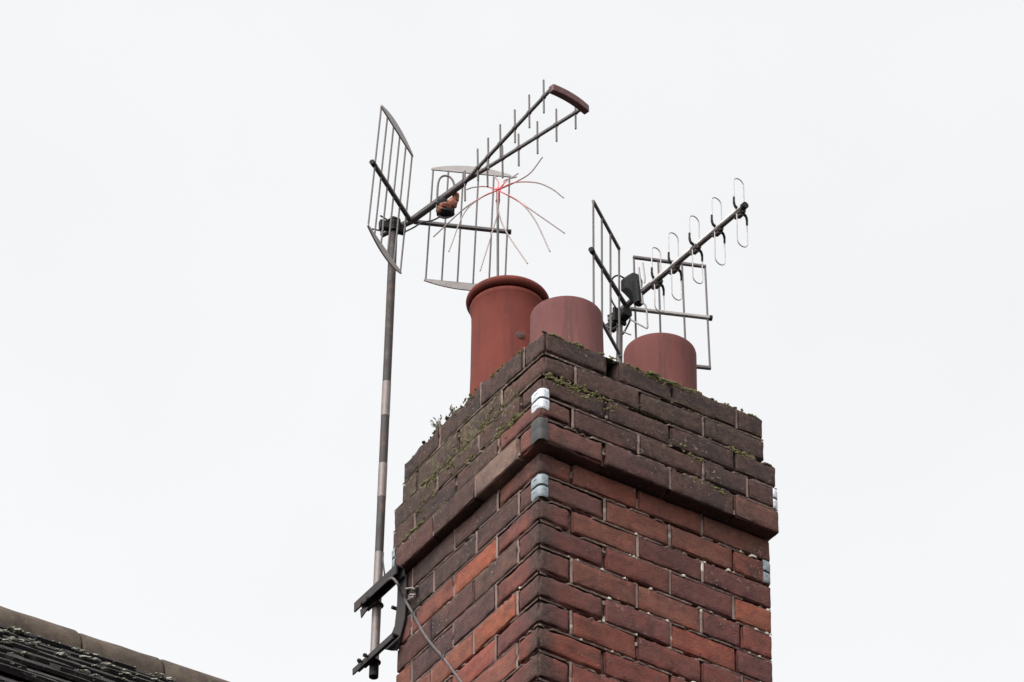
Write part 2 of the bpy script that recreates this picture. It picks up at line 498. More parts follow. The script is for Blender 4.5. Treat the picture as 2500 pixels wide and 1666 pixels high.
for sgn in (1, -1):
    rows = []
    for i in range(120):
        s = S0 + (S1 - S0) * i / 119
        j = .006 * noise.noise(Vector((s * 14, sgn, 0)))
        rows.append([rp(s, sgn * .090, -.092), rp(s, sgn * (.100 + j), -.112), rp(s, sgn * (.110 + j), -.135 - .006 * noise.noise(Vector((s * 40, sgn, 4))))])
    mt.sheet(rows)
part(mt, 'ridge_mortar', MOSS_D, house)
# lichen and moss cushions on the tile edges
lm = MB()
rl_ = random.Random(3)
for i in range(430):
    s = rl_.uniform(-.25, 1.1); row = rl_.randint(1, 15)
    big = i < 130
    if rl_.random() < .25: row = rl_.randint(1, 3)
    d = row * GA + GA * .74 + rl_.uniform(-.02, .012)
    r = rl_.uniform(.0065, .0115) if big else rl_.uniform(.002, .0055)
    for q in range(2 if big else 1):
        p = rp(0, 0, -0.035) + RD * (s + q * rl_.uniform(.006, .016)) + sl_dn * (d + q * rl_.uniform(-.006, .006)) + sl_n * 0.030
        lm.blob(p, r * (1 if q == 0 else .7), i * 2 + q, 2, .8, (1.5, .9, .5))
solo(lm, 'roof_lichen', LICHEN, rp(0, .5, -.5), 'pale lichen and moss cushions dotted over the dark tiled roof', 'lichen', kind='stuff')

# ------------------------------------------------------------------ the chimney: brick by brick
OV = 0.04
cz = [0.0, .088, .171, .257, .343, .436]          # oversailing courses, bottom to top (E D C B A)
dn_ = [.0875, .0906, .089, .0953, .0984, .096, .097, .098, .103] + [.097] * 16
cours = []                                         # z0, z1, plan rectangle, parity, kind
rects = [(-.030, .858, -.045, .800), (-.026, .856, -.045, .801), (-.022, .852, -.045, .802), (-.014, .810, -.044, .768), (-.010, .807, -.043, .766)]
for i in range(5):
    cours.append((cz[i], cz[i + 1], rects[i], i % 2, 'cap%d' % i))
z = 0.0
for i, h in enumerate(dn_):
    cours.append((z - h, z, (-.001 * i, WU, .0003 * i, WV + .0005 * i), (i + 1) % 2, 'shaft%d' % i))
    z -= h
ZBOT = z
chim = thing('brick_chimney', L(WU / 2, WV / 2, ZBOT), 'weathered red brick chimney stack with mossy oversailing top courses and terracotta pots on top', 'chimney')
BR = random.Random(11)
PAL_R = [(0.1391, 0.0437, 0.0327), (0.1257, 0.0400, 0.0318), (0.1071, 0.0391, 0.0335), (0.1545, 0.0465, 0.0301), (0.1215, 0.0428, 0.0335), (0.1009, 0.0381, 0.0344), (0.1391, 0.0428, 0.0327), (0.165, 0.052, 0.034), (0.150, 0.056, 0.038)]
PAL_L = [(0.0725, 0.0335, 0.0273), (0.0626, 0.0295, 0.0265), (0.1668, 0.0483, 0.0273), (0.1450, 0.0451, 0.0280), (0.0906, 0.0368, 0.0280), (0.1088, 0.0426, 0.0303), (0.0689, 0.0311, 0.0273), (0.0598, 0.0287, 0.0257), (0.170, 0.058, 0.036), (0.150, 0.056, 0.038)]
PAL_CR = [(0.0870, 0.0368, 0.0311), (0.0925, 0.0401, 0.0318), (0.0761, 0.0344, 0.0318), (0.1133, 0.0409, 0.0318)]
PAL_CL = [(0.0727, 0.0379, 0.0300), (0.0631, 0.0348, 0.0285), (0.0858, 0.0379, 0.0300), (0.0666, 0.0364, 0.0300)]
def cuts(n, r, ln):
    e = min(r, ln * .25)
    base = [0, e * .3, e * .7, e]
    mid = [e + (ln - 2 * e) * k / n for k in range(1, n)]
    return base + mid + [ln - e, ln - e * .7, ln - e * .3, ln]
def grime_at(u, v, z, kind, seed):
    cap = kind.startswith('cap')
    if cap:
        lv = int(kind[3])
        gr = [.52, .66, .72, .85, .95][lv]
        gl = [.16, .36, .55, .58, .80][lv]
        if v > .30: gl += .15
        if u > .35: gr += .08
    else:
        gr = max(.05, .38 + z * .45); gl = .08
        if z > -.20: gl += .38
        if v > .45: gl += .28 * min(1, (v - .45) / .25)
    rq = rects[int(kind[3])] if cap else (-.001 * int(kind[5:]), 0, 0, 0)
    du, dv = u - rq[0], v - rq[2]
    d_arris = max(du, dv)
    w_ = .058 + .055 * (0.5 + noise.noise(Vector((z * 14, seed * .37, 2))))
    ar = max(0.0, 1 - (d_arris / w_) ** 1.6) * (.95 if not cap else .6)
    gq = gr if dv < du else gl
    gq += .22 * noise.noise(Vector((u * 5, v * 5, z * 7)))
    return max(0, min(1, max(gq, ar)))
def moss_at(u, v, z, kind):
    if not kind.startswith('cap'): return 0.0
    lv = int(kind[3])
    left = v > u
    k = [.22, .50, .64, .72, .50][lv] if left else [.22, .34, .50, .62, .55][lv]
    zj = min(abs(z - q) for q in cz)
    k *= .70 + .65 * max(0, 1 - zj / .022)
    if left and lv in (1, 2, 3) and .08 < v < .75: k += .12
    if not left and u > .3: k -= .08
    return max(0, min(1, k + .35 * noise.noise(Vector((u * 6 + 3, v * 6, z * 9)))))
def Lb(u, v, z):
    # the top courses have lifted a little along the left side
    k = max(0, min(1, (z - cz[3]) / (cz[5] - cz[3])))
    return L(u, v, z + .030 * k * max(0, 1 - max(0, u) / .35) * math.sin(math.pi * max(0, min(1, v / .78))))
bk = MB()
r4_ = rects[4]
def bite_at(x, y):
    q = Vector((x, y, 0))
    return max(0, noise.noise(Vector((q.x * 24, q.y * 24, 3.3))) + .08) * .020 * min(1, .25 + max(q.x - r4_[0], q.y - r4_[2]) / .08) + max(0, noise.noise(Vector((q.x * 48, q.y * 48, 7)))) * .018
def brick(u0, u1, v0, v1, z0, z1, r, col, seed, kind, hi=True, chip=1.0):
    nx, ny, nzz = (max(2, int((u1 - u0) / .016)), max(2, int((v1 - v0) / .016)), 4) if hi else (1, 1, 1)
    if not hi: r = min(r, .006)
    cu, cv, cw = cuts(nx, r, u1 - u0), cuts(ny, r, v1 - v0), cuts(nzz, r, z1 - z0)
    col4 = (*col, 1)
    sh = Vector((seed * 1.37 % 17, seed * .73 % 13, seed * 2.1 % 11))
    ix0, iy0, iz0 = u0 + r, v0 + r, z0 + r
    ix1, iy1, iz1 = u1 - r, v1 - r, z1 - r
    cache = {}
    def vert(a, b, c):
        key = (round(a, 5), round(b, 5), round(c, 5))
        if key in cache: return cache[key]
        q = Vector((u0 + a, v0 + b, z0 + c))
        inn = Vector((min(max(q.x, ix0), ix1), min(max(q.y, iy0), iy1), min(max(q.z, iz0), iz1)))
        d = q - inn
        n = d.normalized() if d.length > 1e-7 else Vector((0, 0, 1))
        p = inn + n * r
        if hi:
            pn = q + sh
            lo = noise.noise(pn * 9) * .0022 + noise.noise(pn * 34) * .0013
            edge = 1 - max(abs(n.x), abs(n.y), abs(n.z))
            ch = (max(0, noise.noise(pn * 21) + .05) * .018 + max(0, noise.noise(pn * 60) - .05) * .016) * min(1, edge * 4) * chip
            p = p + n * (lo - ch)
            if kind == 'cap4' and q.z > z1 - .03:
                edge_in = min(q.x - r4_[0], q.y - r4_[2])
                if edge_in < .035:
                    bite = bite_at(q.x, q.y)
                    p.z -= bite * (1 - max(0, edge_in) / .035) * min(1, (q.z - z1 + .03) / .02)
        i = bk.vert(Lb(p.x, p.y, p.z), col4, (grime_at(p.x, p.y, p.z, kind, seed), moss_at(p.x, p.y, p.z, kind), BR.random(), 1))
        cache[key] = i
        return i
    lu, lv, lw = u1 - u0, v1 - v0, z1 - z0
    for (A, B, fn) in ((cu, cw, lambda a, b: (a, 0, b)), (cu, cw, lambda a, b: (a, lv, b)), (cv, cw, lambda a, b: (0, a, b)), (cv, cw, lambda a, b: (lu, a, b)), (cu, cv, lambda a, b: (a, b, 0)), (cu, cv, lambda a, b: (a, b, lw))):
        for i in range(len(A) - 1):
            for j in range(len(B) - 1):
                bk.f.append(tuple(vert(*fn(x, y)) for x, y in ((A[i], B[j]), (A[i + 1], B[j]), (A[i + 1], B[j + 1]), (A[i], B[j + 1]))))
def jcol(pal):
    c = BR.choice(pal); k = BR.uniform(.86, 1.16)
    return tuple(x * k for x in c)
perps = []
GAP, BED = .0036, .0047
sid = 0
EXPL = {('cap0', 'L', 0): (0.1802, 0.1230, 0.0954), ('cap1', 'R', 0): (0.1590, 0.0594, 0.0446), ('cap0', 'R', 0): (0.1590, 0.0636, 0.0488), ('cap0', 'R', 3): (0.1644, 0.0636, 0.0446),
        ('shaft2', 'L', 0): (0.2226, 0.0700, 0.0382), ('shaft2', 'L', 1): (0.1802, 0.0614, 0.0424), ('shaft2', 'L', 2): (0.1484, 0.0530, 0.0392),
        ('shaft5', 'L', 0): (0.2173, 0.0710, 0.0382), ('shaft5', 'L', 1): (0.1962, 0.0700, 0.0424), ('shaft5', 'L', 2): (0.1696, 0.0614, 0.0424), ('shaft6', 'L', 0): (0.1802, 0.0572, 0.0402), ('shaft6', 'L', 2): (0.1644, 0.0552, 0.0402),
        ('shaft3', 'L', 0): (0.0882, 0.0504, 0.0395), ('shaft3', 'L', 1): (0.0739, 0.0386, 0.0336), ('shaft4', 'L', 0): (0.0689, 0.0361, 0.0336), ('shaft4', 'L', 1): (0.0655, 0.0336, 0.0319), ('shaft0', 'L', 0): (0.0689, 0.0353, 0.0319), ('shaft0', 'L', 1): (0.0638, 0.0353, 0.0319), ('shaft1', 'L', 0): (0.0756, 0.0370, 0.0319), ('shaft1', 'L', 1): (0.0655, 0.0378, 0.0319), ('shaft1', 'L', 2): (0.0672, 0.0395, 0.0328),
        ('shaft3', 'R', 3): (0.2014, 0.0636, 0.0372), ('shaft1', 'R', 0): (0.1070, 0.0465, 0.0400)}
for (z0, z1, (u0, u1, v0, v1), par, kind) in cours:
    cap = kind.startswith('cap')
    if kind.startswith('shaft'): vis = int(kind[5:]) < 12
    else: vis = True
    top = kind == 'cap4'
    a = .24 if par == 0 else .12      # front corner brick along U
    b = .12 if par == 0 else .24      # and along V
    au, bv = u0 + a, v0 + b
    # runs along the right face (v = v0) and left face (u = u0)
    cutsR = [au]
    while cutsR[-1] + .24 < u1 - .06: cutsR.append(cutsR[-1] + .24 + BR.uniform(-.004, .004))
    if u1 - cutsR[-1] > .26: cutsR.append(u1 - .115)
    cutsL = [bv]
    while cutsL[-1] + .24 < v1 - .06: cutsL.append(cutsL[-1] + .24 + BR.uniform(-.004, .004))
    rr = .0050 if not cap else (.0036 if kind == 'cap0' else .0058)
    zz0, zz1 = z0 + BED, z1 - (BED if not top else 0)
    if kind == 'cap0': zz0 = z0
    def jit(): return BR.uniform(-.0025, .0025)
    pR, pL = (PAL_CR, PAL_CL) if cap else (PAL_R, PAL_L)
    # front corner brick
    c0 = EXPL.get((kind, 'R', 0)) or jcol(pR if not cap else pR + pL)
    brick(u0, au - GAP, v0, bv - GAP, zz0, zz1, rr + .0085, c0, sid, kind, vis, 1.2); sid += 1
    ends = cutsR + [u1]
    for i in range(len(cutsR)):
        s, e = cutsR[i] + GAP, (ends[i + 1] - GAP if i < len(cutsR) - 1 else u1)
        if top and i == 0: s += .030        # a lost corner: the dark hole in the top course
        last = i == len(cutsR) - 1
        j = jit() if not last else 0
        c = EXPL.get((kind, 'R', i + 1)) or jcol(pR)
        chp = 2.2 if top else 1.0
        brick(s, e, v0 + j, v0 + (.105 if not last else .22), zz0 + BR.uniform(-.001, .001), zz1 - (BR.uniform(0, .010) if top else 0), rr, c, sid, kind, vis, chp); sid += 1
        if vis: perps.append(('R', cutsR[i], z0, z1, v0, kind, (u0, u1, v0, v1)))
    ends = cutsL + [v1]
    for i in range(len(cutsL)):
        s, e = cutsL[i] + GAP, (ends[i + 1] - GAP if i < len(cutsL) - 1 else v1)
        last = i == len(cutsL) - 1
        j = jit() if not last else 0
        c = EXPL.get((kind, 'L', i)) or jcol(pL)
        brick(u0 + j, u0 + (.105 if not last else .22), s, e, zz0 + BR.uniform(-.001, .001), zz1 - (BR.uniform(0, .014) if top else 0), rr, c, sid, kind, vis, 2.4 if top else 1.0); sid += 1
        if vis: perps.append(('L', cutsL[i], z0, z1, u0, kind, (u0, u1, v0, v1)))
    # the two faces turned away from the street
    n = 4
    for i in range(n):
        s = v0 + .225 + (v1 - v0 - .23) * i / n
        brick(u1 - .105, u1, s + GAP, s + (v1 - v0 - .23) / n - GAP, zz0, zz1, rr, jcol(pR), sid, kind, False); sid += 1
        s = u0 + .225 + (u1 - u0 - .335) * i / n
        brick(s + GAP, s + (u1 - u0 - .335) / n - GAP, v1 - .105, v1, zz0, zz1, rr, jcol(pL), sid, kind, False); sid += 1
part(bk, 'brickwork', BRICK, chim, attrs=True, angle=50)

mo = MB()
def box(mb, u0, u1, v0, v1, z0, z1, b=(0, 0, 0, 1), skip=()):
    i = [mb.vert(L(u, v, z_), (0, 0, 0, 1), b) for z_ in (z0, z1) for u, v in ((u0, v0), (u1, v0), (u1, v1), (u0, v1))]
    for f in ((0, 1, 5, 4), (1, 2, 6, 5), (2, 3, 7, 6), (3, 0, 4, 7), (3, 2, 1, 0), (4, 5, 6, 7)):
        mb.f.append(tuple(i[k] for k in f))
core = .019
box(mo, core, WU - core, core, WV - core, ZBOT, -.0005, (.6, 0, 0, 1))
r0 = rects[0]
core2 = .030
box(mo, r0[0] + core2, r0[1] - core2, r0[2] + core2, r0[3] - core2, .004, cz[3] - .0005, (.6, 0, 0, 1))
r4 = rects[4]
box(mo, r4[0] + core2, r4[1] - core2, r4[2] + core2, r4[3] - core2, cz[3], cz[4], (.6, 0, 0, 1))
box(mo, r4[0] + .10, r4[1] - .10, r4[2] + .10, r4[3] - .10, cz[4] + .0005, cz[5] - .017, (.9, 0, 0, 1))
VOIDS = [('R', .085, .205, cz[3]), ('R', .30, .40, cz[3]), ('R', .42, .50, cz[4]), ('R', .45, .52, cz[2])]
def jstrip(side, rect, z, kind, seed, a0, a1, bed=BED):
    # weather-struck bed joint: proud at the foot, struck back under the brick above, broken away in places
    u0, u1, v0, v1 = rect
    n = int((a1 - a0) / .004)
    rows = []
    for i in range(n + 1):
        t = a0 + (a1 - a0) * i / n
        q = noise.noise(Vector((t * 7, z * 31, seed))) * .7 + noise.noise(Vector((t * 38, z * 17, seed + 5))) * .45
        bias = (.20 if kind.startswith('cap') else .11) if side == 'R' else .24
        missing = max(0, min(1, (q - bias) * 6))
        for (vs, va, vb, vz) in VOIDS:
            if vs == side and va < t < vb and abs(vz - z) < .004: missing = 2.4
        rag = noise.noise(Vector((t * 120, z, seed))) * .0016
        crust = noise.noise(Vector((t * 24, z * 23 + 9, seed))) + noise.noise(Vector((t * 90, z * 23 + 9, seed))) * .6
        cr = max(0, min(1, (crust - .62 + .34 * min(1, max(0, t) * 1.6)) * 6)) if side == 'R' and not kind.startswith('cap') else max(0, min(1, (crust - .85) * 5))
        df = -.0008 + missing * .011 + rag - cr * .003
        zf = -bed + .0005
        zm = -bed + (2 * bed) * (.52 + .12 * noise.noise(Vector((t * 50, z, 2)))) * (1 - .5 * missing) + cr * .002
        prof = [(df + .002, zf - .0015), (df, zf + .0025), (df + .0015, zm), (.020 if not kind.startswith('cap') else .029, zm + .001)]
        row = []
        for d, zo in prof:
            u, v = (t, v0 + d) if side == 'R' else (u0 + d, t)
            gm = grime_at(u, v, z, kind, 3) * .8
            row.append(mo.vert(Lb(u, v, z + zo), (0, 0, 0, 1), (gm * (1 - cr), moss_at(u, v, z, kind), cr, 1)))
        rows.append(row)
    for A, B in zip(rows, rows[1:]):
        for k in range(3):
            mo.f.append((A[k], B[k], B[k + 1], A[k + 1]) if side == 'R' else (A[k + 1], B[k + 1], B[k], A[k]))
for i, (z0, z1, rect, par, kind) in enumerate(cours):
    if kind in ('cap4', 'shaft0'): continue
    if kind.startswith('shaft') and int(kind[5:]) > 12: continue
    u0, u1, v0, v1 = rect
    k2 = kind
    jstrip('R', rect, z1, k2, i * 3.1, u0 + .004, u1 - .003)
    jstrip('L', rect, z1, k2, i * 3.1 + 40, v0 + .004, v1 - .003)
for k, (side, t, z0, z1, dpl, kind, rect) in enumerate(perps):
    if kind == 'cap4' and side == 'R' and abs(t - (rect[0] + .24)) < .02: continue
    gone = BR.random() < (.42 if side == 'R' else .15)
    nz_ = 14
    rows = []
    for i in range(nz_ + 1):
        zz = z0 + .004 + (z1 - z0 - .008) * i / nz_
        q = noise.noise(Vector((zz * 30, k * 1.7, 4)))
        d = (.018 if gone and q < .25 else .0005 + max(0, q - .3) * .02) + noise.noise(Vector((zz * 140, k, 1))) * .001
        crust = noise.noise(Vector((zz * 26, k * 2.3, 9)))
        cr = max(0, min(1, (crust - .25) * 5)) if side == 'R' and not kind.startswith('cap') else 0
        row = []
        for o_, dd_ in ((-.0052, .003), (-.003, 0), (.003, 0), (.0052, .003)):
            oo = o_ + noise.noise(Vector((zz * 60, k, o_ * 900))) * .0012
            u, v = (t + oo, dpl + d + dd_) if side == 'R' else (dpl + d + dd_, t + oo)
            row.append(mo.vert(Lb(u, v, zz), (0, 0, 0, 1), (grime_at(u, v, zz, kind, 3) * .75, moss_at(u, v, zz, kind), cr, 1)))
        rows.append(row)
    for A, B in zip(rows, rows[1:]):
        for j in range(3):
            mo.f.append((A[j], A[j + 1], B[j + 1], B[j]) if side == 'R' else (B[j], B[j + 1], A[j + 1], A[j]))
part(mo, 'mortar', MORTAR, chim, attrs=True, smooth=True, angle=60)

# ------------------------------------------------------------------ pots and the flaunching that beds them
ZT = cz[5]
P1, P2, P3 = (.264, .585), (.237, .205), (.618, .243)
fl = MB()
rows = []
NF = 40
def fla(u, v):
    e = min(u - r4[0], r4[1] - u, v - r4[2], r4[3] - v)
    h = .004 + .055 * min(1, max(0, e / .10)) ** .8
    for c in (P1, P2, P3):
        d = math.hypot(u - c[0], v - c[1])
        h += .035 * max(0, 1 - max(0, d - .10) / .07)
    return h
for j in range(NF + 1):
    v = r4[2] + .012 + (r4[3] - r4[2] - .024) * j / NF
    rows.append([L(u, v, ZT - .012 + fla(u, v) * .55 + .003 * noise.noise(Vector((u * 22, v * 22, 0)))) for u in [r4[0] + .012 + (r4[1] - r4[0] - .024) * i / NF for i in range(NF + 1)]])
fl.sheet(rows)
part(fl, 'flaunching', FLAUNCH, chim)
POTG = 'terracotta chimney pots on the stack'
def pot(name, c, prof, m, label, n=72):
    base = L(c[0], c[1], ZT - .005)
    t = thing(name, base, label, 'chimney pot', POTG)
    return t, base
# tall pot with a rolled rim
def pz(center_uv, rad, y_src):      # height over the bed at which the nearest point of the rim meets photo row y_src
    p = L(center_uv[0], center_uv[1], 0)
    return aty((1250, y_src), p.y - rad).z - L(0, 0, ZT - .005).z
h1 = pz(P1, .126, 670); h2 = pz(P2, .114, 721); h3 = pz(P3, .116, 811)
t1, b1 = pot('chimney_pot', P1, None, TERRA, 'tall red terracotta chimney pot with a rolled rim, behind the two short pots')
m_ = MB().lathe(b1, [(.134, 0), (.130, .05), (.1245, .18), (.1195, .34), (.1170, h1 - .115), (.1175, h1 - .070), (.1215, h1 - .058), (.1235, h1 - .050), (.1205, h1 - .042), (.113, h1 - .036), (.100, h1 - .02), (.097, h1 - .1), (.097, .05)], 80, .004)
part(m_, 'pot_body', TERRA, t1)
prof = []
for k in range(17):
    an = R_(-150 + 300 * k / 16)
    prof.append((.1185 + .0165 * math.cos(an), h1 - .018 + .0165 * math.sin(an)))
prof = [(.110, prof[0][1])] + prof + [(.101, prof[-1][1] - .003), (.098, h1 - .05)]
part(MB().lathe(b1, prof, 80, .004), 'rolled_rim', TERRA, t1)
mk = aty(c8(615, 612), b1.y - .118)
dv_ = (mk - Vector((b1.x, b1.y, mk.z))); dv_.normalize()
mkp = Vector((b1.x, b1.y, mk.z)) + dv_ * .1185
part(MB().blob(mkp, .014, 3, 3, .6, (1.1, .22, 1.0)), 'chip_mark', stone_like('chip_mark', (0.05, 0.026, 0.023), (0.075, 0.030, 0.025), 20), t1)  # dark chip mark, built as a flat lump on the pot
t2, b2 = pot('chimney_pot', P2, None, TERRA_P, 'short pale pink terracotta pot at the near corner of the stack')
m_ = MB().lathe(b2, [(.1195, 0), (.1175, .10), (.1158, .2), (.1145, h2 - .03), (.1143, h2 - .006), (.1133, h2 - .0015), (.1115, h2), (.100, h2), (.096, h2 - .006), (.094, .05)], 80, .004)
part(m_, 'pot_body', TERRA_P, t2)
t3, b3 = pot('chimney_pot', P3, None, TERRA_P2, 'short brownish red terracotta pot standing furthest right on the stack')
m_ = MB().lathe(b3, [(.1165, 0), (.115, .10), (.1155, .2), (.1160, h3 - .03), (.1160, h3 - .006), (.1150, h3 - .0015), (.1135, h3), (.102, h3), (.098, h3 - .006), (.094, .05)], 80, .004)
part(m_, 'pot_body', TERRA_P2, t3)

# ------------------------------------------------------------------ corner plates
PG = 'sheet metal corner plates on the stack'
def corner_plate(cu, cv, su, sv, z, h, wu, wv, m, label, off=0.0015, groove=True, rad=.014, th=.002):
    # sheet bent round an arris at (cu, cv); su, sv = outward signs along U and V of the corner
    t = thing('corner_plate', L(cu, cv, z), label, 'metal plate', PG)
    path = []
    for k in range(6): path.append((cu - su * (rad + (wu - rad) * (1 - k / 5)), cv + sv * off, 0, sv))
    for k in range(1, 8):
        an = math.pi / 2 * k / 8
        path.append((cu - su * rad + su * (rad + off) * math.sin(an), cv - sv * rad + sv * (rad + off) * math.cos(an), su * math.sin(an), sv * math.cos(an)))
    for k in range(6): path.append((cu + su * off, cv - sv * (rad + (wv - rad) * k / 5), su, 0))
    mb = MB()
    zs = [0, .04, .10, .40, .44, .47, .53, .56, .60, .90, .96, 1]
    zo = [0, .0015, .003, .0025, .002, -.001, -.001, .002, .0025, .003, .0015, 0]
    if not groove: zo = [0, .0004, .001, .0015, .0012, .001, .001, .0012, .0015, .001, .0004, 0]
    rows, back = [], []
    N = len(path)
    for i, (fz, o_) in enumerate(zip(zs, zo)):
        row, rb_ = [], []
        for j, (u, v, nu, nv) in enumerate(path):
            ed = min(j, N - 1 - j)
            o2 = o_ + (.0 if ed > 1 else -.001) + .0012 * noise.noise(Vector((u * 40, v * 40, z * 9 + fz * 3)))
            zed = 0.004 * noise.noise(Vector((u * 30, v * 30, z * 5 + (fz > .5)))) if i in (0, len(zs) - 1) else 0
            row.append(L(u + nu * o2, v + nv * o2, z + fz * h + zed)); rb_.append(L(u + nu * (o2 - th), v + nv * (o2 - th), z + fz * h + zed))
        rows.append(row); back.append(rb_)
    b0 = len(mb.v)
    mb.sheet(rows); b1_ = len(mb.v); mb.sheet(back)
    R0, C0 = len(rows), N
    def A(i, j): return b0 + i * C0 + j
    def B(i, j): return b1_ + i * C0 + j
    for j in range(C0 - 1):
        mb.f.append((A(0, j), B(0, j), B(0, j + 1), A(0, j + 1))); mb.f.append((A(R0-1, j), A(R0-1, j+1), B(R0-1, j+1), B(R0-1, j)))
    for i in range(R0 - 1):
        mb.f.append((A(i, 0), A(i + 1, 0), B(i + 1, 0), B(i, 0))); mb.f.append((A(i, C0-1), B(i, C0-1), B(i+1, C0-1), A(i+1, C0-1)))
    part(mb, 'sheet', m, t, angle=40)
    if groove:
        d = MB()
        def pth(zf, o2): return [L(u + nu * o2, v + nv * o2, z + zf * h) for (u, v, nu, nv) in path[1:-1]]
        d.tube(pth(.5, .0008), .0016, 6)
        part(d, 'groove_line', BLACK, t)  # black tube drawn as the dark line of the groove
        for (j0, j1, zf) in ((N - 6, N - 3, .80), (N - 5, N - 3, .24), (3, 5, .30)):
            q_ = [L(u + nu * .0026, v + nv * .0026, z + zf * h) for (u, v, nu, nv) in path[j0:j1 + 1]]
            part(MB().tube(q_, .0011, 6), 'slot', STEEL_DK, t)
    return t
corner_plate(-.024, -.045, -1, -1, .123, .078, .027, .049, PLATE_W, 'bright white corner plate near the top of the front arris, above the others')
corner_plate(-.030, -.045, -1, -1, .002, .083, .028, .045, LEAD, 'plain dark grey lead corner piece between the white and the blue-grey plates', groove=False, off=.002)
corner_plate(0, 0, -1, -1, -.174, .083, .028, .043, PLATE_G, 'tarnished blue-grey corner plate on the front arris below the black overhang')
corner_plate(rects[1][1], -.045, 1, -1, .090, .075, .020, .05, PLATE_W, 'pale corner plate on the right edge of the oversailing courses')
corner_plate(WU, 0, 1, -1, -.172, .083, .030, .05, PLATE_G, 'dull grey corner plate on the right edge of the shaft under the overhang')
corner_plate(-.030, rects[0][3], -1, 1, .020, .075, .05, .022, PLATE_G, 'thin pale corner plate on the left edge beside the striped mast')

# ------------------------------------------------------------------ moss and weeds on the chimney
ms = MB()
MR = random.Random(5)
def cushion(u, v, z, r, i, sq=(1, 1, .6)):
    if z > cz[5] - .035: z = min(z, cz[5] - bite_at(u, v) * .9 - .006 - r * .2)
    ms.blob(Lb(u, v, z), r, i, 2, .7, sq)
for i in range(300):                              # along the ragged top edges
    if MR.random() < .55:
        u = MR.uniform(r4[0], r4[1] - .02)
        k = .5 + noise.noise(Vector((u * 6, 1, 0)))
        if u > .28 and u < .62: k += .35
        if MR.random() > k: continue
        cushion(u, r4[2] + MR.uniform(.004, .02), ZT + MR.uniform(-.014, -.003), MR.uniform(.002, .0065), i, (1.5, 1.2, .6))
    else:
        v = MR.uniform(r4[2], r4[3] - .02)
        if MR.random() > .45 + noise.noise(Vector((v * 7, 5, 0))): continue
        cushion(r4[0] + MR.uniform(.004, .02), v, ZT + MR.uniform(-.018, -.006), MR.uniform(.002, .006), i, (1.2, 1.5, .6))
for i in range(26):                               # the thick green cushion right of the mast
    u = .37 + .16 * i / 26 + MR.uniform(-.01, .01)
    cushion(u, r4[2] + MR.uniform(-.004, .012), ZT - .012 + MR.uniform(-.012, .008), MR.uniform(.005, .011), i + 400, (1.4, .7, .7))
def along(side, a0, a1, z, n, r0_, r1_, k=0):
    for i in range(n):
        t = a0 + (a1 - a0) * MR.random()
        lv = max(q for q in range(5) if cz[q] <= z + .01)
        p = (t, rects[lv][2] + MR.uniform(-.001, .004)) if side == 'R' else (rects[lv][0] + MR.uniform(-.001, .004), t)
        cushion(p[0], p[1], z + MR.uniform(-.004, .005), MR.uniform(r0_, r1_), i + k * 77, (1, 1, .8))
along('R', .66, .77, cz[3], 26, .003, .0065, 1)
along('R', .10, .24, cz[3] - .002, 26, .0025, .006, 2)
def patch(v0, v1, z0, dz, n, k, side='L'):
    for i in range(n):
        v = MR.uniform(v0, v1); f = (v - v0) / (v1 - v0)
        zz = z0 + MR.gauss(0, dz) * (.4 + math.sin(math.pi * f))
        if noise.noise(Vector((v * 26, zz * 30, k))) + .5 * noise.noise(Vector((v * 80, zz * 60, k))) < -.02: continue
        lv = max(0, max(q for q in range(5) if cz[q] <= zz + .0001 or q == 0))
        if side == 'L': cushion(rects[lv][0] + MR.uniform(-.0005, .002), v, zz, MR.uniform(.0016, .0044), i + k * 131, (.7, 1.2, 1.1))
        else: cushion(v, rects[lv][2] + MR.uniform(-.0005, .002), zz, MR.uniform(.0014, .0040), i + k * 131, (1.2, .7, 1.1))
patch(-.01, .16, cz[3] - .004, .012, 150, 31, 'R')
patch(.10, .26, cz[3] - .022, .012, 120, 32, 'R')
patch(.60, .78, cz[3] - .002, .006, 130, 33, 'R')
patch(.50, .66, cz[1] - .012, .010, 80, 34, 'R')
patch(.40, .60, cz[2] - .004, .008, 70, 35, 'R')
patch(.28, .60, cz[5] - .012, .010, 200, 36, 'R')
patch(.02, .26, cz[5] - .008, .006, 110, 37, 'R')
patch(.60, .78, cz[5] - .010, .007, 80, 38, 'R')
patch(.05, .60, cz[5] - .012, .009, 260, 39)
patch(.10, .32, cz[3] + .016, .022, 230, 21)
patch(.08, .21, cz[2] + .004, .016, 150, 22)
patch(.36, .51, cz[3] - .012, .026, 170, 23)
patch(.48, .62, cz[3] - .018, .020, 120, 24)
patch(.54, .70, cz[2] - .004, .014, 130, 25)
patch(.30, .42, cz[2] + .010, .012, 80, 26)
along('R', .02, .12, cz[3] - .01, 30, .002, .005, 18)
along('L', .10, .62, cz[2] - .004, 16, .0025, .006, 5)
along('L', .35, .70, cz[1] - .003, 30, .0025, .0065, 6)
along('L', .62, .74, .10, 20, .004, .008, 8)
along('L', .03, .20, cz[2] - .012, 26, .0025, .007, 7)
solo(ms, 'chimney_moss', MOSS, L(0, 0, ZT), 'green brown moss along the top edges and joints of the chimney', 'moss', kind='stuff')

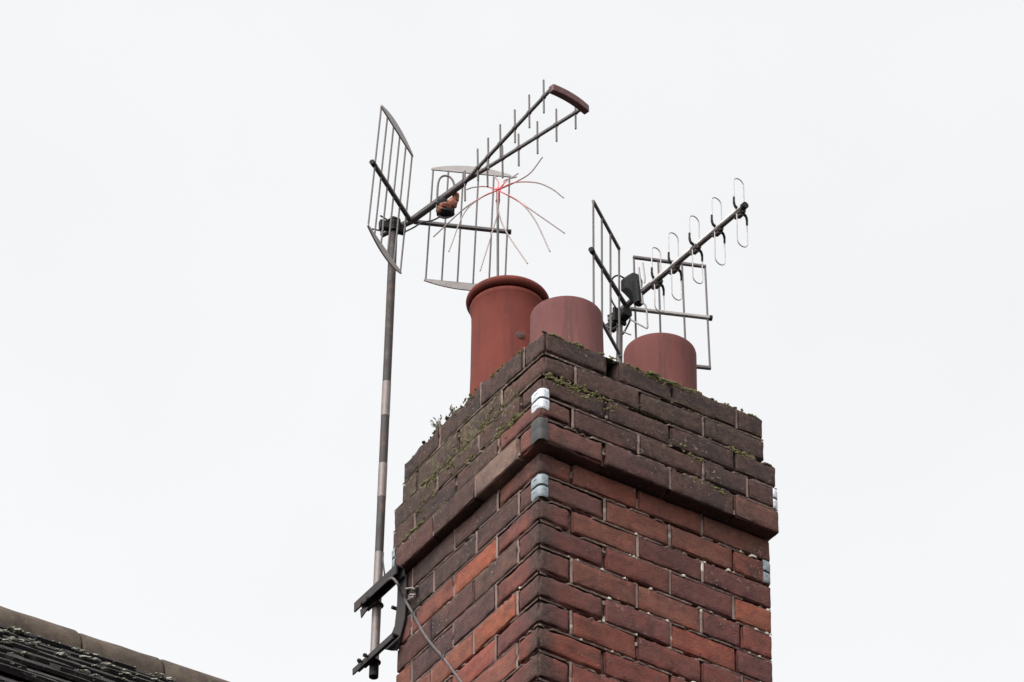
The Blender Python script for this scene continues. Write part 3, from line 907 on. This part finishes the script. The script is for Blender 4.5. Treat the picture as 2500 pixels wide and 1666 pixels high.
def weed(pu, pv, h, seed, label):
    rr = random.Random(seed)
    base = Lb(pu, pv, ZT - .006)
    t = thing('weed', base, label, 'plant', 'small weeds on the chimney top')
    for k in range(6):
        an = rr.uniform(0, 6.28); ln = h * rr.uniform(.5, 1.05); sp = rr.uniform(.15, .6)
        pts = [base + Vector((math.cos(an) * sp * ln * (f ** 1.4), math.sin(an) * sp * ln * (f ** 1.4), ln * f)) for f in (0, .3, .6, .85, 1)]
        mb = MB().tube(pts, [.0016, .0014, .0012, .001, .0006], 6)
        part(mb, 'stem', LEAF, t)
        for q in range(3):
            f = .4 + .25 * q
            c = base + (pts[-1] - base) * f
            a2 = an + rr.uniform(-1.6, 1.6); l2 = h * rr.uniform(.16, .34)
            tip = c + Vector((math.cos(a2) * l2, math.sin(a2) * l2, rr.uniform(-.1, .5) * l2))
            m2 = (c + tip) / 2 + Z * l2 * .15
            sd_ = (tip - c).cross(Z).normalized() * l2 * .16
            lf = MB()
            lf.prism([c, m2 + sd_, tip, m2 - sd_], Z * .0006)
            part(lf, 'leaf', LEAF, t, smooth=False)
weed(r4[0] + .01, .590, .046, 2, 'spiky weed on the left top edge of the chimney, nearer the mast')
weed(r4[0] + .01, .500, .034, 9, 'tiny weed on the top edge beside the foot of the tall pot')
weed(.40, r4[2] + .012, .020, 14, 'tiny weed in the moss at the foot of the right pot')

# ------------------------------------------------------------------ left mast, bands and wall bracket
YM = L(0, .918, 0).y
def mp(x, y): return aty(dd(x, y), YM)
mb_ = mp(858.5, 1556)
mt_ = mp(905, 512)
mast = thing('aerial_mast', mb_, 'tall banded metal mast leaning beside the left edge of the chimney', 'mast')
def ml(y): return mb_ + (mt_ - mb_) * ((mp(880, y).z - mb_.z) / (mt_.z - mb_.z))
part(MB().tube([mb_, ml(1200), ml(800), mt_], .0138, 24), 'pole', POLE_DK, mast)
for (ya, yb) in ((1548, 1272), (1145, 1068), (958, 880)):
    o = part(MB().tube([ml(ya), ml((ya + yb) / 2), ml(yb)], .0144, 24), 'bare_band', POLE_LT if ya != 785 else ALU, mast)
for (ya, yb) in ((1556, 1520),):
    part(MB().tube([ml(ya), ml(yb)], .0150, 24), 'end_cap', BLACK, mast)

def uvz(u, v, zpx): pass
brk = thing('mast_bracket', L(-.02, .80, -.30), 'dark steel wall bracket with two arms clamping the mast to the chimney', 'bracket')
def atu(p, u):                     # sight line meets the plane U = u
    r = ray(*p); n = U
    return CAM + r * (((O + U * u) - CAM).dot(n) / r.dot(n))
# upper arm: a folded channel
ta, tb = atu(r8(80, 665), -.048), atu(r8(585, 320), -.048)
tb = ta + V * ((tb - ta).dot(V)); 
ua = MB()
ua.bar(ta, tb, .006, .036)
ua.bar(ta + U * .014 + Z * .016, tb + U * .014 + Z * .016, .030, .005)
ua.bar(ta + U * .028, tb + U * .028, .006, .034)
part(ua, 'upper_arm', STEEL_DK, brk)
lug = MB().prism([atu(r8(150, 690), -.044), atu(r8(250, 660), -.044), atu(r8(160, 790), -.044)], U * .004)
part(lug, 'lug', STEEL_DK, brk)
la, lb = atu(r8(60, 1445), -.042), atu(r8(540, 1130), -.042)
lb = la + V * ((lb - la).dot(V))
lw = MB().bar(la, lb, .005, .024)
lw.bar(la + U * .012 + Z * .010, lb + U * .012 + Z * .010, .024, .004)
part(lw, 'lower_arm', STEEL_DK, brk)
# upright plate against the far corner of the left face, splaying into the lower arm
pts = [r8(605, 330), r8(605, 470), r8(600, 620), r8(585, 760), r8(570, 890), r8(530, 990), r8(475, 1110), r8(440, 1170)]
wd_ = [r8(700, 260), r8(705, 420), r8(705, 560), r8(690, 800), r8(650, 960), r8(620, 1080), r8(590, 1185), r8(520, 1185)]
poly = [atu(p, -.012) for p in pts] + [atu(p, -.012) for p in reversed(wd_)]
part(MB().prism(poly, U * .005), 'upright_plate', STEEL_DK, brk)
for (px, py, lr) in ((352, 640, .017), (318, 1330, .017)):
    c = aty(r8(px, py), YM)
    ax = (mt_ - mb_).normalized()
    n1 = V.cross(ax).normalized()
    pts = []
    for k in range(13):
        an = math.pi * (k / 12) - math.pi / 2
        pts.append(c + (U * math.cos(an) * lr + V * math.sin(an) * lr))
    pts = [pts[0] - U * .052] + pts + [pts[-1] - U * .052]
    part(MB().tube(pts, .0038, 8), 'clamp_bolt', STEEL_DK, brk)
    sd2 = MB().bar(c - V * .026 - U * .019, c + V * .026 - U * .019, .010, .026)
    part(sd2, 'clamp_saddle', STEEL_DK, brk)
    for sg in (1, -1):
        q = pts[0] if sg < 0 else pts[-1]
        part(MB().tube([q + U * .003, q + U * .010], .0075, 6), 'nut', STEEL_DK, brk)
bo = atu(r8(575, 675), -.006)
part(MB().tube([bo - U * .014, bo + U * .012], .006, 8), 'wall_bolt', STEEL_DK, brk)
part(MB().tube([atu(r8(130, 1330), -.03), atu(r8(200, 1345), -.03)], .004, 8), 'wall_bolt', STEEL_DK, brk)

# cable looped over the bracket and clipped down the left face
def onl(x, y, u=-.006): return atu(r8(x, y), u)
def spline(P, n=8):
    out = []
    P = [Vector(p) for p in P]
    Q = [P[0] * 2 - P[1]] + P + [P[-1] * 2 - P[-2]]
    for i in range(1, len(Q) - 2):
        a, b, c, d = Q[i - 1:i + 3]
        for k in range(n):
            t = k / n
            out.append(.5 * ((2 * b) + (c - a) * t + (2 * a - 5 * b + 4 * c - d) * t * t + (3 * b - a - 3 * c + d) * t ** 3))
    out.append(P[-1])
    return out
cb = MB().tube(spline([onl(480, 345, -.045), onl(505, 315, -.052), onl(545, 312, -.056), onl(600, 380, -.050), onl(640, 490, -.03), onl(700, 590, -.012), onl(800, 765), onl(905, 960), onl(1020, 1120), onl(1150, 1268), onl(1270, 1430), onl(1380, 1580), onl(1600, 1880), onl(1720, 2100)]), .0042, 8)
cabl = solo(cb, 'wall_cable', CABLE, onl(600, 380), 'grey coaxial cable draped over the bracket and clipped down the left brick face', 'cable')
for i, (x, y) in enumerate(((805, 770), (1160, 1275))):
    c = onl(x, y, -.004)
    k = MB().bar(c - V * .003 - Z * .009, c - V * .003 + Z * .010, .012, .014, U)
    k.tube([c + Z * .012 + U * .01, c + Z * .012 - U * .008], .004, 6)
    o = k.build('clip', CABLE_B, None, origin=onl(600, 380)); o.parent = cabl; o.location = (0, 0, 0)
hk = MB().tube(spline([onl(700, 437, -.012), onl(760, 428, -.016), onl(800, 440, -.010), onl(822, 462, -.002)]), .0032, 6)
hk.tube(spline([onl(822, 470, -.003), onl(805, 510, -.012), onl(755, 505, -.018), onl(735, 535, -.016), onl(790, 540, -.012), onl(700, 575, -.006)]), .0028, 6)
hook = thing('wall_hook', onl(822, 462), 'bent pale wire hook nailed into the left brick face beside the draped cable', 'hook')
part(hk, 'bent_wire', PALEPL, hook)
nl = MB().tube([onl(822, 462, .012), onl(815, 462, -.014)], .0055, 8)
nl.blob(onl(835, 440, -.002), .008, 4, 2, .4)
part(nl, 'nail', CABLE_B, hook)
c2 = MB().tube(spline([aty(r8(425, 0), YM - .006), aty(r8(420, 90), YM - .008), aty(r8(432, 190), YM - .01), aty(r8(440, 270), YM - .01), aty(r8(425, 350), YM), aty(r8(400, 420), YM + .005)]), .0028, 6)
solo(c2, 'mast_cable', CABLE_B, aty(r8(420, 90), YM), 'thin dark cable hanging slack along the mast just above the bracket', 'cable')

# ------------------------------------------------------------------ left aerial
ZB = aty(dd(905, 518), YM).z + .012
def b1p(x, y): return hz(r1(x, y), ZB)
an1 = thing('tv_aerial', aty(dd(905, 520), YM), 'large twin-boom television aerial with a maroon end piece on the tall mast', 'aerial', 'television aerials')
tail, node_, S = b1p(215, 1105), b1p(398, 1022), b1p(742, 772)
part(MB().bar(tail, node_, .019, .019).bar(node_, S, .020, .020), 'main_boom', ALU_D, an1)
e1, e2 = b1p(1297, 175), b1p(1498, 298)
part(MB().bar(S, e1, .0100, .0115), 'boom', ALU_D, an1)
part(MB().bar(S + (S - node_).normalized() * .004, e2, .0100, .0115), 'boom', ALU_D, an1)
# end piece: a shallow bowed bar
ax = (e2 - e1); out = Vector((ax.y, -ax.x, 0)).normalized()
if out.dot((e1 - S)) < 0: out = -out
Np = 14
up_, lo_ = [], []
A0, B0 = e1 - ax * .02, e2 + ax * .13
for k in range(Np + 1):
    f = k / Np
    bow = .009 * (1 - (2 * f - 1) ** 2)
    p = A0.lerp(B0, f)
    up_.append(p + out * (bow + .012)); lo_.append(p - out * (.012 - bow * .9))
cap_ = MB().prism(up_ + list(reversed(lo_)), Z * .028)
o = part(cap_, 'end_piece', ENDCAP, an1, smooth=False)
bv = o.modifiers.new('soft', 'BEVEL'); bv.width = .004; bv.segments = 2
def direct(x, y0, y1, pa, pb, ra_, rb_):
    # an upright element standing on its boom at photo column x
    f = (r1(x, 0)[0] - ra_[0]) / (rb_[0] - ra_[0])
    lo, hi = 0.0, 1.0
    P = pa.lerp(pb, f)
    part(MB().tube([aty(r1(x + 2, y1), P.y), aty(r1(x, y0), P.y)], .0032, 8), 'director', ROD, an1)
    part(MB().bar(P - (pb - pa).normalized() * .006, P + (pb - pa).normalized() * .006,   .0130, .014), 'director_clip', ALU_D, an1)
for x, y0, y1 in ((1247, 120, 330), (1155, 215, 425), (1063, 310, 520), (970, 405, 610), (893, 490, 690), (826, 560, 760)):
    direct(x, y0, y1, S, e1, r1(742, 772), r1(1297, 175))
for x, y0, y1 in ((1450, 235, 432), (1328, 305, 512), (1207, 385, 590), (1087, 465, 668), (984, 540, 745), (888, 605, 800), (744, 700, 892)):
    direct(x, y0, y1, S, e2, r1(742, 772), r1(1498, 298))
# folded dipole and the broken orange balun box hanging under the boom
dp = b1p(628, 862)
c = []
bx = (S - node_).normalized()
cy = dp.y
for x, y in ((566, 960), (568, 880), (572, 800), (582, 755), (605, 733), (635, 733), (660, 750), (677, 790), (676, 850), (672, 950), (655, 985), (620, 1000), (585, 990)):
    c.append(aty(r1(x, y), cy))
part(MB().tube(spline(c + [c[0]], 5)[:-1], .0036, 8, closed=True), 'folded_dipole', ALU_D, an1)
bb = MB()
for (x, y, r, sq) in ((622, 932, .0200, (1.2, 1, .75)), (664, 908, .0175, (1, 1, 1.1)), (688, 868, .0145, (.8, .9, 1.3)), (592, 950, .0145, (1, 1, .8))):
    bb.blob(aty(r1(x, y), cy - .012), r, x, 3, .25, sq)
part(bb, 'balun_box', BALUN, an1)
bb = MB()
bb.blob(aty(r1(625, 968), cy - .004), .022, 5, 3, .25, (1.35, 1, .6))
bb.blob(aty(r1(600, 900), cy - .004), .016, 8, 3, .25, (1.2, 1, 1))
part(bb, 'balun_base', BLACK, an1)
part(MB().tube(spline([aty(r1(600, 985), cy), aty(r1(540, 1015), cy), aty(r1(470, 1030), cy + .02), aty(r1(420, 1060), cy + .03), aty(r1(360, 1090), YM - .03)]), .0028, 6), 'cable_tail', CABLE_B, an1)
# clamp on the mast
cl = MB()
top = aty(dd(905, 518), YM)
cl.bar(top - Z * .030, top + Z * .020, .040, .036, RD)
cl.bar(top + Vector((-.045, -.02, -.012)), top + Vector((.035, .015, -.010)), .022, .034)
part(cl, 'mast_clamp', BLACK, an1)
ub = []
for k in range(9):
    t_ = math.pi * k / 8
    ub.append(top + Vector((-math.cos(t_) * .019, -math.sin(t_) * .022 - .012, .004)))
part(MB().tube(ub, .003, 8), 'u_bolt', STEEL_DK, an1)
part(MB().tube([aty(r1(205, 985), YM - .03), aty(r1(262, 1020), YM - .01)], .003, 6), 'bolt', STEEL_DK, an1)
part(MB().tube([aty(r1(150, 1070), YM - .03), aty(r1(225, 1085), YM - .01)], .003, 6), 'bolt', STEEL_DK, an1)
# corner reflector: two grids of rods
def panel(arm0, arm1, tops, bots, ts, td, strip_top, strip_bot, aerial, bulge, conv, zb, rod_r, arm_w, arm_m, rod_m):
    P0, P1_ = hz(conv(*arm0), zb), hz(conv(*arm1), zb)
    part(MB().bar(P1_, P0, arm_w, arm_w * .9), 'reflector_arm', arm_m, aerial)
    tp, bt = [], []
    for (xt, yt), (xb, yb), t in zip(tops, bots, ts):
        y = P0.lerp(P1_, t).y
        a_, b_ = aty(conv(xt, yt), y), aty(conv(xb, yb), y)
        tp.append(a_); bt.append(b_)
        part(MB().tube([b_, a_], rod_r, 8), 'reflector_rod', ROD, aerial)
    return P0, P1_, tp, bt
def strip(tp, sgn, hgt, aerial, m, ext=.006):
    a_, b_ = tp[0], tp[-1]
    d = (b_ - a_).normalized()
    upd = (Z - d * Z.dot(d)).normalized()
    nrm = d.cross(upd)
    a_ = a_ - d * ext; b_ = b_ + d * ext
    n = 16
    base = [a_.lerp(b_, k / n) - upd * sgn * .003 for k in range(n + 1)]
    arc = [a_.lerp(b_, k / n) + upd * sgn * (.004 + hgt * (1 - (2 * k / n - 1) ** 2)) for k in range(n + 1)]
    part(MB().prism(base + list(reversed(arc)), nrm * .005), 'end_strip', m, aerial, smooth=False)
lt = [(212 + 39.2 * i, 290 + 62 * i) for i in range(6)]
lb_ = [(128 + 41 * i, 1050 + 59 * i) for i in range(6)]
_, _, tp, bt = panel((160, 650), (395, 1015), lt, lb_, [.03, .21, .385, .56, .735, .91], 0, 0, 0, an1, 0, r1, ZB, .0030, .014, ALU_D, ALU)
strip(tp, 1, .026, an1, ALU); strip(bt, -1, .026, an1, ALU)
rt_ = [(543, 690), (640, 699), (735, 708), (832, 717), (930, 726), (1030, 735)]
rb2 = [(495, 1395), (597, 1404), (697, 1413), (797, 1423), (898, 1434), (1000, 1445)]
_, _, tp, bt = panel((1035, 1090), (420, 1025), rt_, rb2, [.84, .68, .52, .36, .2, .03], 0, 0, 0, an1, 0, r1, ZB, .0030, .014, ALU_D, ALU)
strip(tp, 1, .022, an1, ALU); strip(bt, -1, .022, an1, ALU)
part(MB().tube([b1p(1015, 1088), b1p(1040, 1090)], .009, 10), 'arm_cap', BLACK, an1)
part(MB().tube([b1p(150, 640), b1p(168, 665)], .009, 10), 'arm_cap', BLACK, an1)

# ------------------------------------------------------------------ red wire bird deterrent standing in the tall pot
YD = L(P1[0], P1[1], 0).y - .02
hub = aty(r1(955, 822), YD)
bd = thing('bird_deterrent', aty(r1(957, 1400), YD), 'red-hubbed bird deterrent with drooping wire arms on a thin pole above the tall pot', 'bird deterrent')
foot = aty(r1(957, 1400), YD); foot.z = L(0, 0, ZT + .02).z
part(MB().tube([foot, aty(r1(955, 905), YD)], .0042, 10), 'pole', ALU_D, bd)
part(MB().tube([aty(r1(955, 925), YD), aty(r1(956, 905), YD), aty(r1(957, 885), YD), aty(r1(957, 835), YD)], [.004, .0060, .0066, .0066], 12), 'sleeve', PALEPL, bd)
part(MB().tube([aty(r1(955, 888), YD), aty(r1(956, 893), YD)], .0075, 12), 'collar', BLACK, bd)
part(MB().blob(hub, .0085, 3, 2, .25, (1.1, 1, .9), (1, 1, 1, 1)), 'hub', REDWIRE, bd, attrs=True)
arms = [([(955, 822), (1060, 775), (1160, 715), (1240, 612)], -.02), ([(955, 822), (1060, 775), (1200, 775), (1300, 815), (1375, 872)], -.10),
        ([(955, 822), (1080, 890), (1220, 985), (1382, 1098)], -.10), ([(955, 822), (1090, 895), (1190, 1010), (1288, 1215)], -.16),
        ([(955, 822), (960, 960), (1010, 1090), (1145, 1292)], -.20), ([(955, 822), (955, 960), (910, 1120), (842, 1338)], -.18),
        ([(955, 822), (850, 870), (740, 970), (642, 1215)], -.12), ([(955, 822), (850, 870), (730, 950), (545, 1120)], -.02),
        ([(955, 822), (880, 800), (800, 805), (755, 820)], .06), ([(955, 822), (958, 770), (935, 735), (955, 735)], .02),
        ([(955, 822), (990, 790), (1000, 760), (1075, 738)], .06), ([(955, 822), (1010, 765), (1040, 745), (1085, 716)], .09)]
for pts, dy in arms:
    n = len(pts) - 1
    P = [aty(r1(x, y), YD + dy * i / n) for i, (x, y) in enumerate(pts)]
    Q = spline(P, 8)
    red = [(max(0, 1 - (1.75 if pts[1][0] not in (955, 960) else 4.0) * i / len(Q)),) * 3 + (1,) for i in range(len(Q))]
    part(MB().tube(Q, .0023, 6, a=red), 'wire_arm', REDWIRE, bd, attrs=True)

# ------------------------------------------------------------------ right aerial on its short mast
PM = L(.60, .48, 0)
YR = PM.y
an2 = thing('tv_aerial', aty(r2(305, 1340), YR), 'smaller grey television aerial with wire-loop directors on a short mast behind the pots', 'aerial', 'television aerials')
zt = L(0, 0, ZT).z
top2 = aty(r2(322, 1015), YR)
fo = Vector((aty(r2(303, 1400), YR).x, YR, zt))
part(MB().tube([fo, top2], .0105, 16), 'mast', ALU_D, an2)
ZB2 = top2.z
def b2p(x, y): return hz(r2(x, y), ZB2)
J = b2p(372, 985); T2 = b2p(1192, 292); B2 = b2p(250, 1088)
bm2 = MB().bar(B2, T2, .0150, .0180)
part(bm2, 'boom', ALU_D, an2)
_b = (T2 - J).normalized(); _s = Vector((-_b.y, _b.x, 0)).normalized()
if _s.x > 0: _s = -_s
part(MB().bar(J + _s * .0080 + Z * .003 + (T2 - J) * .22, T2 + _s * .0080 + Z * .003, .0025, .0095), 'boom_sky_shine', ALU_SKYLIT, an2)  # added pale strip: sky reflected by the boom's near side, put in as colour
part(MB().tube([T2 - (T2 - J).normalized() * .010, T2 + (T2 - J).normalized() * .006], .0115, 10), 'boom_cap', BLACK, an2)
bd2 = (T2 - J).normalized()
side2 = Vector((bd2.y, -bd2.x, 0))
if side2.x < 0: side2 = -side2
# reflector grids
lt2 = [(138, 262), (197, 372), (257, 482), (317, 592)]
lb2 = [(141, 1000), (199, 1110), (259, 1215), (320, 1322)]
_, _, tp, bt = panel((128, 605), (372, 1000), lt2, lb2, [.05, .29, .53, .77], 0, 0, 0, an2, 0, r2, ZB2, .0034, .013, ALU_D, ALU)
part(MB().bar(tp[0] - (tp[3] - tp[0]) * .01, tp[3] + (tp[3] - tp[0]) * .01, .010, .010), 'end_bar', ALU_D, an2)
part(MB().bar(bt[0], bt[3], .010, .010), 'end_bar', ALU_D, an2)
rt2 = [(420, 652), (590, 675), (755, 695), (916, 716)]
rb3 = [(440, 1370), (612, 1385), (785, 1402), (950, 1422)]
_, _, tp, bt = panel((958, 1075), (380, 1008), rt2, rb3, [.91, .62, .335, .045], 0, 0, 0, an2, 0, r2, ZB2, .0034, .013, ALU, ALU)
part(MB().bar(tp[0] - (tp[3] - tp[0]) * .012, tp[3] + (tp[3] - tp[0]) * .012, .011, .011), 'end_bar', ALU_D, an2)
part(MB().bar(bt[0], bt[3] + (bt[3] - bt[0]) * .012, .012, .012), 'end_bar', ALU_D, an2)
part(MB().tube([b2p(945, 1073), b2p(965, 1076)], .0095, 8), 'arm_cap', BLACK, an2)
part(MB().tube([b2p(121, 594), b2p(134, 615)], .0095, 8), 'arm_cap', BLACK, an2)
# loop directors
loops = [((1103, 110), (1175, 300), (1115, 380), (1190, 572), 1160, 330), ((952, 243), (1022, 440), (965, 500), (1033, 697), 1005, 455), ((798, 370), (868, 560), (810, 640), (880, 826), 850, 580), ((667, 487), (737, 685), (672, 745), (742, 942), 705, 715), ((547, 590), (612, 790), (548, 850), (620, 1025), 585, 820)]
for i, (ua_, ub_, la_, lb3, bx_, by_) in enumerate(loops):
    C0 = b2p(bx_, by_)
    d = MB()
    wide = (ub_[0] - ua_[0]) / 2.85 / 800 / .79
    up1 = aty(r2(ua_[0] + 20, ua_[1]), C0.y).z - C0.z
    dn1 = C0.z - aty(r2(la_[0] + 60, lb3[1]), C0.y).z
    for sg, h_ in ((1, up1), (-1, dn1)):
        part_pts = []
        w2 = wide / 2
        off = side2 * (-.004 if sg > 0 else .006)
        rr = w2 * .98
        A_ = C0 + off
        def q(s, z_): return A_ + side2 * s + Z * z_ * sg
        path = [q(-w2, .026), q(-w2, .05), q(-w2, h_ - rr)]
        for k in range(1, 8):
            t_ = math.pi * k / 8
            path.append(q(-w2 * math.cos(t_), h_ - rr + rr * math.sin(t_)))
        path += [q(w2, h_ - rr), q(w2, .05), q(w2, .018)]
        if sg < 0: path = [A_ + (p - A_) - 2 * side2 * (p - A_).dot(side2) for p in path]
        part(MB().tube(path, .0020, 8), 'director_loop', ALU_L, an2)
        sg2 = -1 if sg > 0 else 1
        h0 = A_ + side2 * w2 * sg2 + Z * .046 * sg
        part(MB().tube(spline([h0, A_ + side2 * w2 * sg2 + Z * .024 * sg, A_ + side2 * w2 * .75 * sg2 + Z * .010 * sg, A_ + Z * .004 * sg], 4), [.0036] * 4 + [.0042] * 4 + [.005] * 4 + [.006], 8), 'loop_holder', BLACK, an2)
    hb = MB().bar(C0 - bd2 * .015 - Z * .006, C0 + bd2 * .013 - Z * .006, .022, .020)
    hb.bar(C0 - bd2 * .026 - Z * .011, C0 + bd2 * .022 - Z * .010, .012, .013)
    hb.bar(C0 - bd2 * .010 - Z * .018, C0 + bd2 * .010 - Z * .018, .014, .012)
    part(hb, 'director_block', GREYPL, an2)
# dipole with its black junction box
bc = b2p(425, 930)
jb = []
for x, y in ((350, 800), (395, 765), (440, 785), (462, 830), (458, 930), (430, 955), (380, 900), (350, 872)):
    jb.append(aty(r2(x, y), bc.y - .01))
o = part(MB().prism(jb, (side2 * .2 + bd2).normalized() * .030), 'junction_box', BLACK, an2, smooth=False)
bv = o.modifiers.new('soft', 'BEVEL'); bv.width = .004; bv.segments = 2
part(MB().bar(aty(r2(440, 830), bc.y - .02), aty(r2(455, 975), bc.y - .02), .028, .028, bd2), 'box_foot', BLACK, an2)
yd = bc.y - .03
part(MB().bar(aty(r2(455, 722), yd), aty(r2(482, 965), yd), .006, .004, bd2), 'dipole_strip', ALU_L, an2)
part(MB().tube(spline([aty(r2(482, 690), yd), aty(r2(490, 740), yd), aty(r2(497, 800), yd), aty(r2(494, 830), yd)]), .0028, 8), 'dipole_end', ALU, an2)
part(MB().tube(spline([aty(r2(470, 965), yd), aty(r2(500, 985), yd), aty(r2(510, 1030), yd), aty(r2(516, 1140), yd)], 6) + spline([aty(r2(512, 1148), yd), aty(r2(450, 1115), yd + .01), aty(r2(400, 1085), yd + .02)], 6), .0030, 8), 'dipole_end', ALU, an2)
part(MB().tube(spline([aty(r2(360, 800), bc.y), aty(r2(310, 778), bc.y), aty(r2(272, 800), bc.y + .01), aty(r2(258, 860), bc.y + .02), aty(r2(262, 940), bc.y + .03), aty(r2(300, 1010), bc.y + .04), aty(r2(330, 1050), YR)]), .0030, 8), 'cable_loop', CABLE_B, an2)
# the clamp and the tangle round the mast head
ct = MB()
c0 = aty(r2(320, 1085), YR)
ct.bar(c0 - bd2 * .05 - Z * .004, c0 + bd2 * .045 + Z * .004, .034, .030)
ct.bar(c0 + Vector((0, -.014, -.024)), c0 + Vector((0, -.014, .028)), .050, .012, bd2)
part(ct, 'mast_clamp', BLACK, an2)
tr = random.Random(8)
for k, P in enumerate((((385, 1000), (360, 1060), (395, 1080), (360, 1160), (345, 1185)), ((390, 1050), (340, 1100), (270, 1150), (220, 1120)), ((345, 1165), (370, 1180), (402, 1192)), ((240, 1060), (290, 1035), (340, 1045), (400, 1030)))):
    part(MB().tube(spline([aty(r2(x, y), YR - .02 + tr.uniform(-.015, .015)) for x, y in P]), .0032 if k != 2 else .0024, 8), 'loose_cable', CABLE_B if k != 2 else ALU, an2)
part(MB().bar(aty(r2(215, 1125), YR - .03), aty(r2(330, 1345), YR - .012), .0095, .0095), 'brace', ALU_D, an2)
